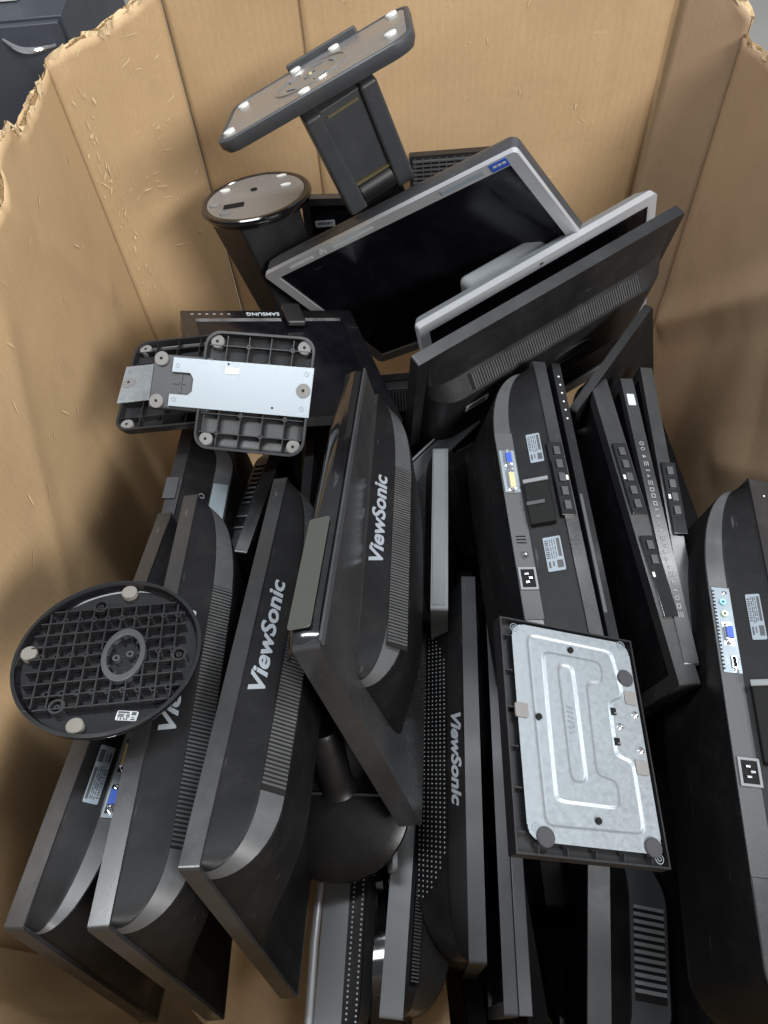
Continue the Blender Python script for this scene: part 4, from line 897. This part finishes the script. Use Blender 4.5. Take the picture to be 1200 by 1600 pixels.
def sdf_poly(px, py, poly):
    d = np.full(px.shape, 1e9); ins = np.zeros(px.shape, bool); n = len(poly)
    for i in range(n):
        (x1, y1), (x2, y2) = poly[i], poly[(i + 1) % n]
        ex, ey = x2 - x1, y2 - y1; q = np.clip(((px - x1) * ex + (py - y1) * ey) / (ex * ex + ey * ey), 0, 1)
        d = np.minimum(d, np.hypot(px - x1 - q * ex, py - y1 - q * ey))
        c = ((y1 > py) != (y2 > py)) & (px < (x2 - x1) * (py - y1) / (y2 - y1 + 1e-12) + x1); ins ^= c
    return np.where(ins, -d, d)
U = lambda pts: [(-w / 2 + u * w, h / 2 - v_ * h) for u, v_ in pts]
C1 = U([(0.2, 0.07), (0.82, 0.08), (0.86, 0.29), (0.745, 0.32), (0.74, 0.57), (0.855, 0.585), (0.855, 0.87), (0.21, 0.88)])
C2 = U([(0.30, 0.135), (0.73, 0.14), (0.73, 0.235), (0.60, 0.25), (0.585, 0.66), (0.725, 0.675), (0.72, 0.785), (0.29, 0.785)])
C3 = U([(0.40, 0.185), (0.51, 0.185), (0.51, 0.70), (0.405, 0.70)])
X0, X1, Y0, Y1 = -w / 2 + 0.0135, w / 2 - 0.0055, -h / 2 + 0.0125, h / 2 - 0.005
NX, NY = 170, 250
gx, gy = np.meshgrid(np.linspace(X0, X1, NX), np.linspace(Y0, Y1, NY))
def step(d, wd): q = np.clip((d + wd) / (2 * wd), 0, 1); return q * q * (3 - 2 * q)
def rsd(poly, r):
    d = sdf_poly(gx, gy, poly)
    for _ in range(3):                                  # soften the corners of the pressing
        for ax in (0, 1): d = sum(np.roll(d, s_, ax) for s_ in range(-4, 5)) / 9
    return d
z = -0.0005 + 0 * gx
z += -0.0016 * (1 - step(rsd(C1, 0), 0.0016))
z += 0.0016 * (1 - step(rsd(C2, 0), 0.0016))
z += -0.0016 * (1 - step(rsd(C3, 0), 0.0016))
z -= 0.0009 * np.exp(-(np.abs(rsd(C1, 0) - 0.0005) / 0.0013) ** 2)
z += 0.00035 * np.sin(gx * 31) * np.sin(gy * 23 + 1)
cr = 0.014
keep = np.ones(gx.shape, bool)
for cx, cy, sx, sy in ((X0 + cr, Y0 + cr, -1, -1), (X1 - cr, Y0 + cr, 1, -1), (X0 + cr, Y1 - cr, -1, 1), (X1 - cr, Y1 - cr, 1, 1)):
    keep &= ~(((gx - cx) * sx > 0) & ((gy - cy) * sy > 0) & (np.hypot(gx - cx, gy - cy) > cr))
vs = [(float(a), float(b), float(c)) for a, b, c in zip(gx.ravel(), gy.ravel(), z.ravel())]
fs = [(j * NX + i, j * NX + i + 1, (j + 1) * NX + i + 1, (j + 1) * NX + i) for j in range(NY - 1) for i in range(NX - 1) if keep[j, i] and keep[j, i + 1] and keep[j + 1, i] and keep[j + 1, i + 1]]
plate_o = MB().add(vs, fs).build('steel_plate', M['zinc'], pl_root, smooth=70)
def at_uv(u, v_, zz=0.0): return (-w / 2 + u * w, h / 2 - v_ * h, zz)
for u, v_ in ((0.19, 0.93), (0.90, 0.925), (0.90, 0.20)):
    MB().lathe([(0.0095, -0.001), (0.0095, 0.0014), (0.0085, 0.0022), (0, 0.0022)], 28, at_uv(u, v_)).build('foot', M['rubberd'], pl_root)
for u, v_ in ((0.105, 0.43), (0.915, 0.295), (0.915, 0.605)):
    x, y, _ = at_uv(u, v_); MB().prism(rrect(x - 0.0075, x + 0.0075, y - 0.0075, y + 0.0075, 0.002, 3), -0.001, 0.001).build('pad', M['rubber'], pl_root)
for u, v_ in ((0.51, 0.105), (0.225, 0.445), (0.555, 0.845)):
    MB().lathe([(0.0034, -0.0028), (0.0034, 0.0004), (0, 0.0004)], 16, at_uv(u, v_)).build('hole', M['ventb'], plate_o)
for u, v_ in ((0.77, 0.37), (0.765, 0.505)):
    x, y, _ = at_uv(u, v_); MB().box(x - 0.003, x + 0.003, y - 0.004, y + 0.004, -0.0026, 0.0005).build('slot', M['ventb'], plate_o)
    MB().box(x - 0.0005, x + 0.003, y - 0.003, y - 0.001, 0.0006, 0.0015).build('latch_tab', M['chrome'], plate_o)
for u, v_ in ((0.93, 0.37), (0.80, 0.435), (0.93, 0.53)):
    MB().lathe([(0.0034, -0.002), (0.0034, 0.0012), (0.002, 0.0020), (0, 0.0016)], 18, at_uv(u, v_)).build('stud', M['chrome'], plate_o)
for u, v_ in ((0.10, 0.045), (0.91, 0.035), (0.93, 0.965), (0.14, 0.90)):
    MB().ring(0.0050, 0.0042, -0.0004, 0.0002, 20, at_uv(u, v_)).ring(0.0024, 0.0017, -0.0004, 0.0002, 16, at_uv(u, v_)).build('rivet', M['steel'], plate_o)
st_ = MB()
for q in range(6): st_.box(-0.0035, 0.0035, -0.0011, 0.0011, 0, 0.0003).xf(Matrix.Translation(at_uv(0.455, 0.38 + 0.022 * q, -0.0019)) @ Matrix.Rotation(rnd.uniform(-0.5, 0.5), 4, 'Z'), len(st_.v) - 8)
st_.build('stamped_mark', M['steel'], plate_o)

# glossy round stand lying low in the middle
gs = thing('monitor_stand', frame((-0.097, 0.258, 0.285), (0.97, -0.10, -0.05), (0.12, 0.95, 0.20)), 'glossy black round stand with short neck tube, sunk between the middle and lettered monitors', 'monitor stand')
MB().lathe([(0, -0.012), (0.092, -0.010), (0.098, -0.003), (0.096, 0.002), (0.080, 0.007), (0.0, 0.014)], 64).build('base_disc', M['gloss2'], gs, smooth=50)
MB().lathe([(0.027, 0.0), (0.0235, 0.006), (0.022, 0.015), (0.022, 0.105), (0.019, 0.110), (0, 0.110)], 40).xf(Matrix.Translation((0.0, 0.022, 0.008)) @ Matrix.Rotation(R(-38), 4, 'X') @ Matrix.Rotation(R(-10), 4, 'Y')).build('neck_tube', M['black'], gs, smooth=40)
MB().box(-0.09, 0.09, 0.010, 0.014, 0.008, 0.017).build('neck_ridge', M['black'], gs, bevel=0.001)

# glossy bent bracket below it
bk = thing('stand_bracket', frame((-0.062, 0.10, 0.12), (1, 0.05, 0), (0, 1, 0.25)), 'glossy black bent stand foot on the tan floor between the pale edged monitors', 'bracket')
P = [[(x, -0.10 + 0.2 * j / 10, 0.02 * math.sin(j / 10 * 5) + (0.016 if abs(x) < 0.02 else 0.0)) for x in (-0.034, -0.022, -0.016, 0.012, 0.02, 0.034)] for j in range(11)]
bo = MB().grid(P).build('bent_foot', M['gloss'], bk, smooth=50); bo.modifiers.new('thickness', 'SOLIDIFY').thickness = 0.008
# small silver tab
tb = MB().prism(rrect(-0.014, 0.014, -0.045, 0.045, 0.013, 6), -0.004, 0.004).build('plastic_tab', M['grey'], None, bevel=0.002)
tb.matrix_world = frame((-0.030, 0.218, 0.245), (0.35, -0.05, 0.95), (0.05, 1, 0.1))
tag(tb, 'small rounded grey plastic tab beside the sunken glossy stand', 'plastic tab')
# dark bars under the vented monitor
for k, (px, lab) in enumerate((((0.105, 0.835, 0.30), 'dark grey stand bar sloping under the vented monitor, nearer the pale grey edge'),)):
    sb = thing('stand_bar', frame(px, (0.75, 0.55, 0.25), (-0.4, 0.6, 0.4)), lab, 'stand bar')
    MB().box(-0.09, 0.09, -0.016, 0.016, -0.008, 0.008).build('bar', M['greyd'], sb, bevel=0.003)
    MB().box(-0.088, 0.088, 0.0175, 0.0215, -0.006, 0.009).build('edge_trim', M['grey'], sb, bevel=0.001)

# monitors buried flat at the bottom of the box

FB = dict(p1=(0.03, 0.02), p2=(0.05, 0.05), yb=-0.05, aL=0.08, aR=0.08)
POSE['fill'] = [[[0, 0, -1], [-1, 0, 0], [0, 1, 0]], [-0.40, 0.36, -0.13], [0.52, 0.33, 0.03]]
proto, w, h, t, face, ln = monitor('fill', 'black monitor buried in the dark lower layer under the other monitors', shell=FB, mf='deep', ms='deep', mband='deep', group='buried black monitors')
spots = [(-0.40, 0.36), (-0.29, 0.42), (0.22, 0.40), (0.33, 0.36), (0.43, 0.42), (0.54, 0.36), (0.64, 0.40),
         (-0.38, 0.97), (-0.26, 1.02), (-0.14, 0.96), (-0.03, 1.02), (0.08, 0.98), (0.20, 1.04), (0.31, 0.97), (0.42, 1.02), (0.53, 0.98), (0.63, 1.00), (0.06, 0.52), (0.14, 0.48), (-0.18, 0.50), (-0.07, 0.55), (0.17, 0.25), (0.27, 0.23), (0.37, 0.26), (0.48, 0.27), (0.585, 0.40), (0.03, 0.24), (0.10, 0.23)]
for i, (x, y) in enumerate(spots):
    if i == 0: o = proto
    else:
        o = proto.copy(); col.objects.link(o)
        for ch in proto.children:
            c = ch.copy(); col.objects.link(c); c.parent = o
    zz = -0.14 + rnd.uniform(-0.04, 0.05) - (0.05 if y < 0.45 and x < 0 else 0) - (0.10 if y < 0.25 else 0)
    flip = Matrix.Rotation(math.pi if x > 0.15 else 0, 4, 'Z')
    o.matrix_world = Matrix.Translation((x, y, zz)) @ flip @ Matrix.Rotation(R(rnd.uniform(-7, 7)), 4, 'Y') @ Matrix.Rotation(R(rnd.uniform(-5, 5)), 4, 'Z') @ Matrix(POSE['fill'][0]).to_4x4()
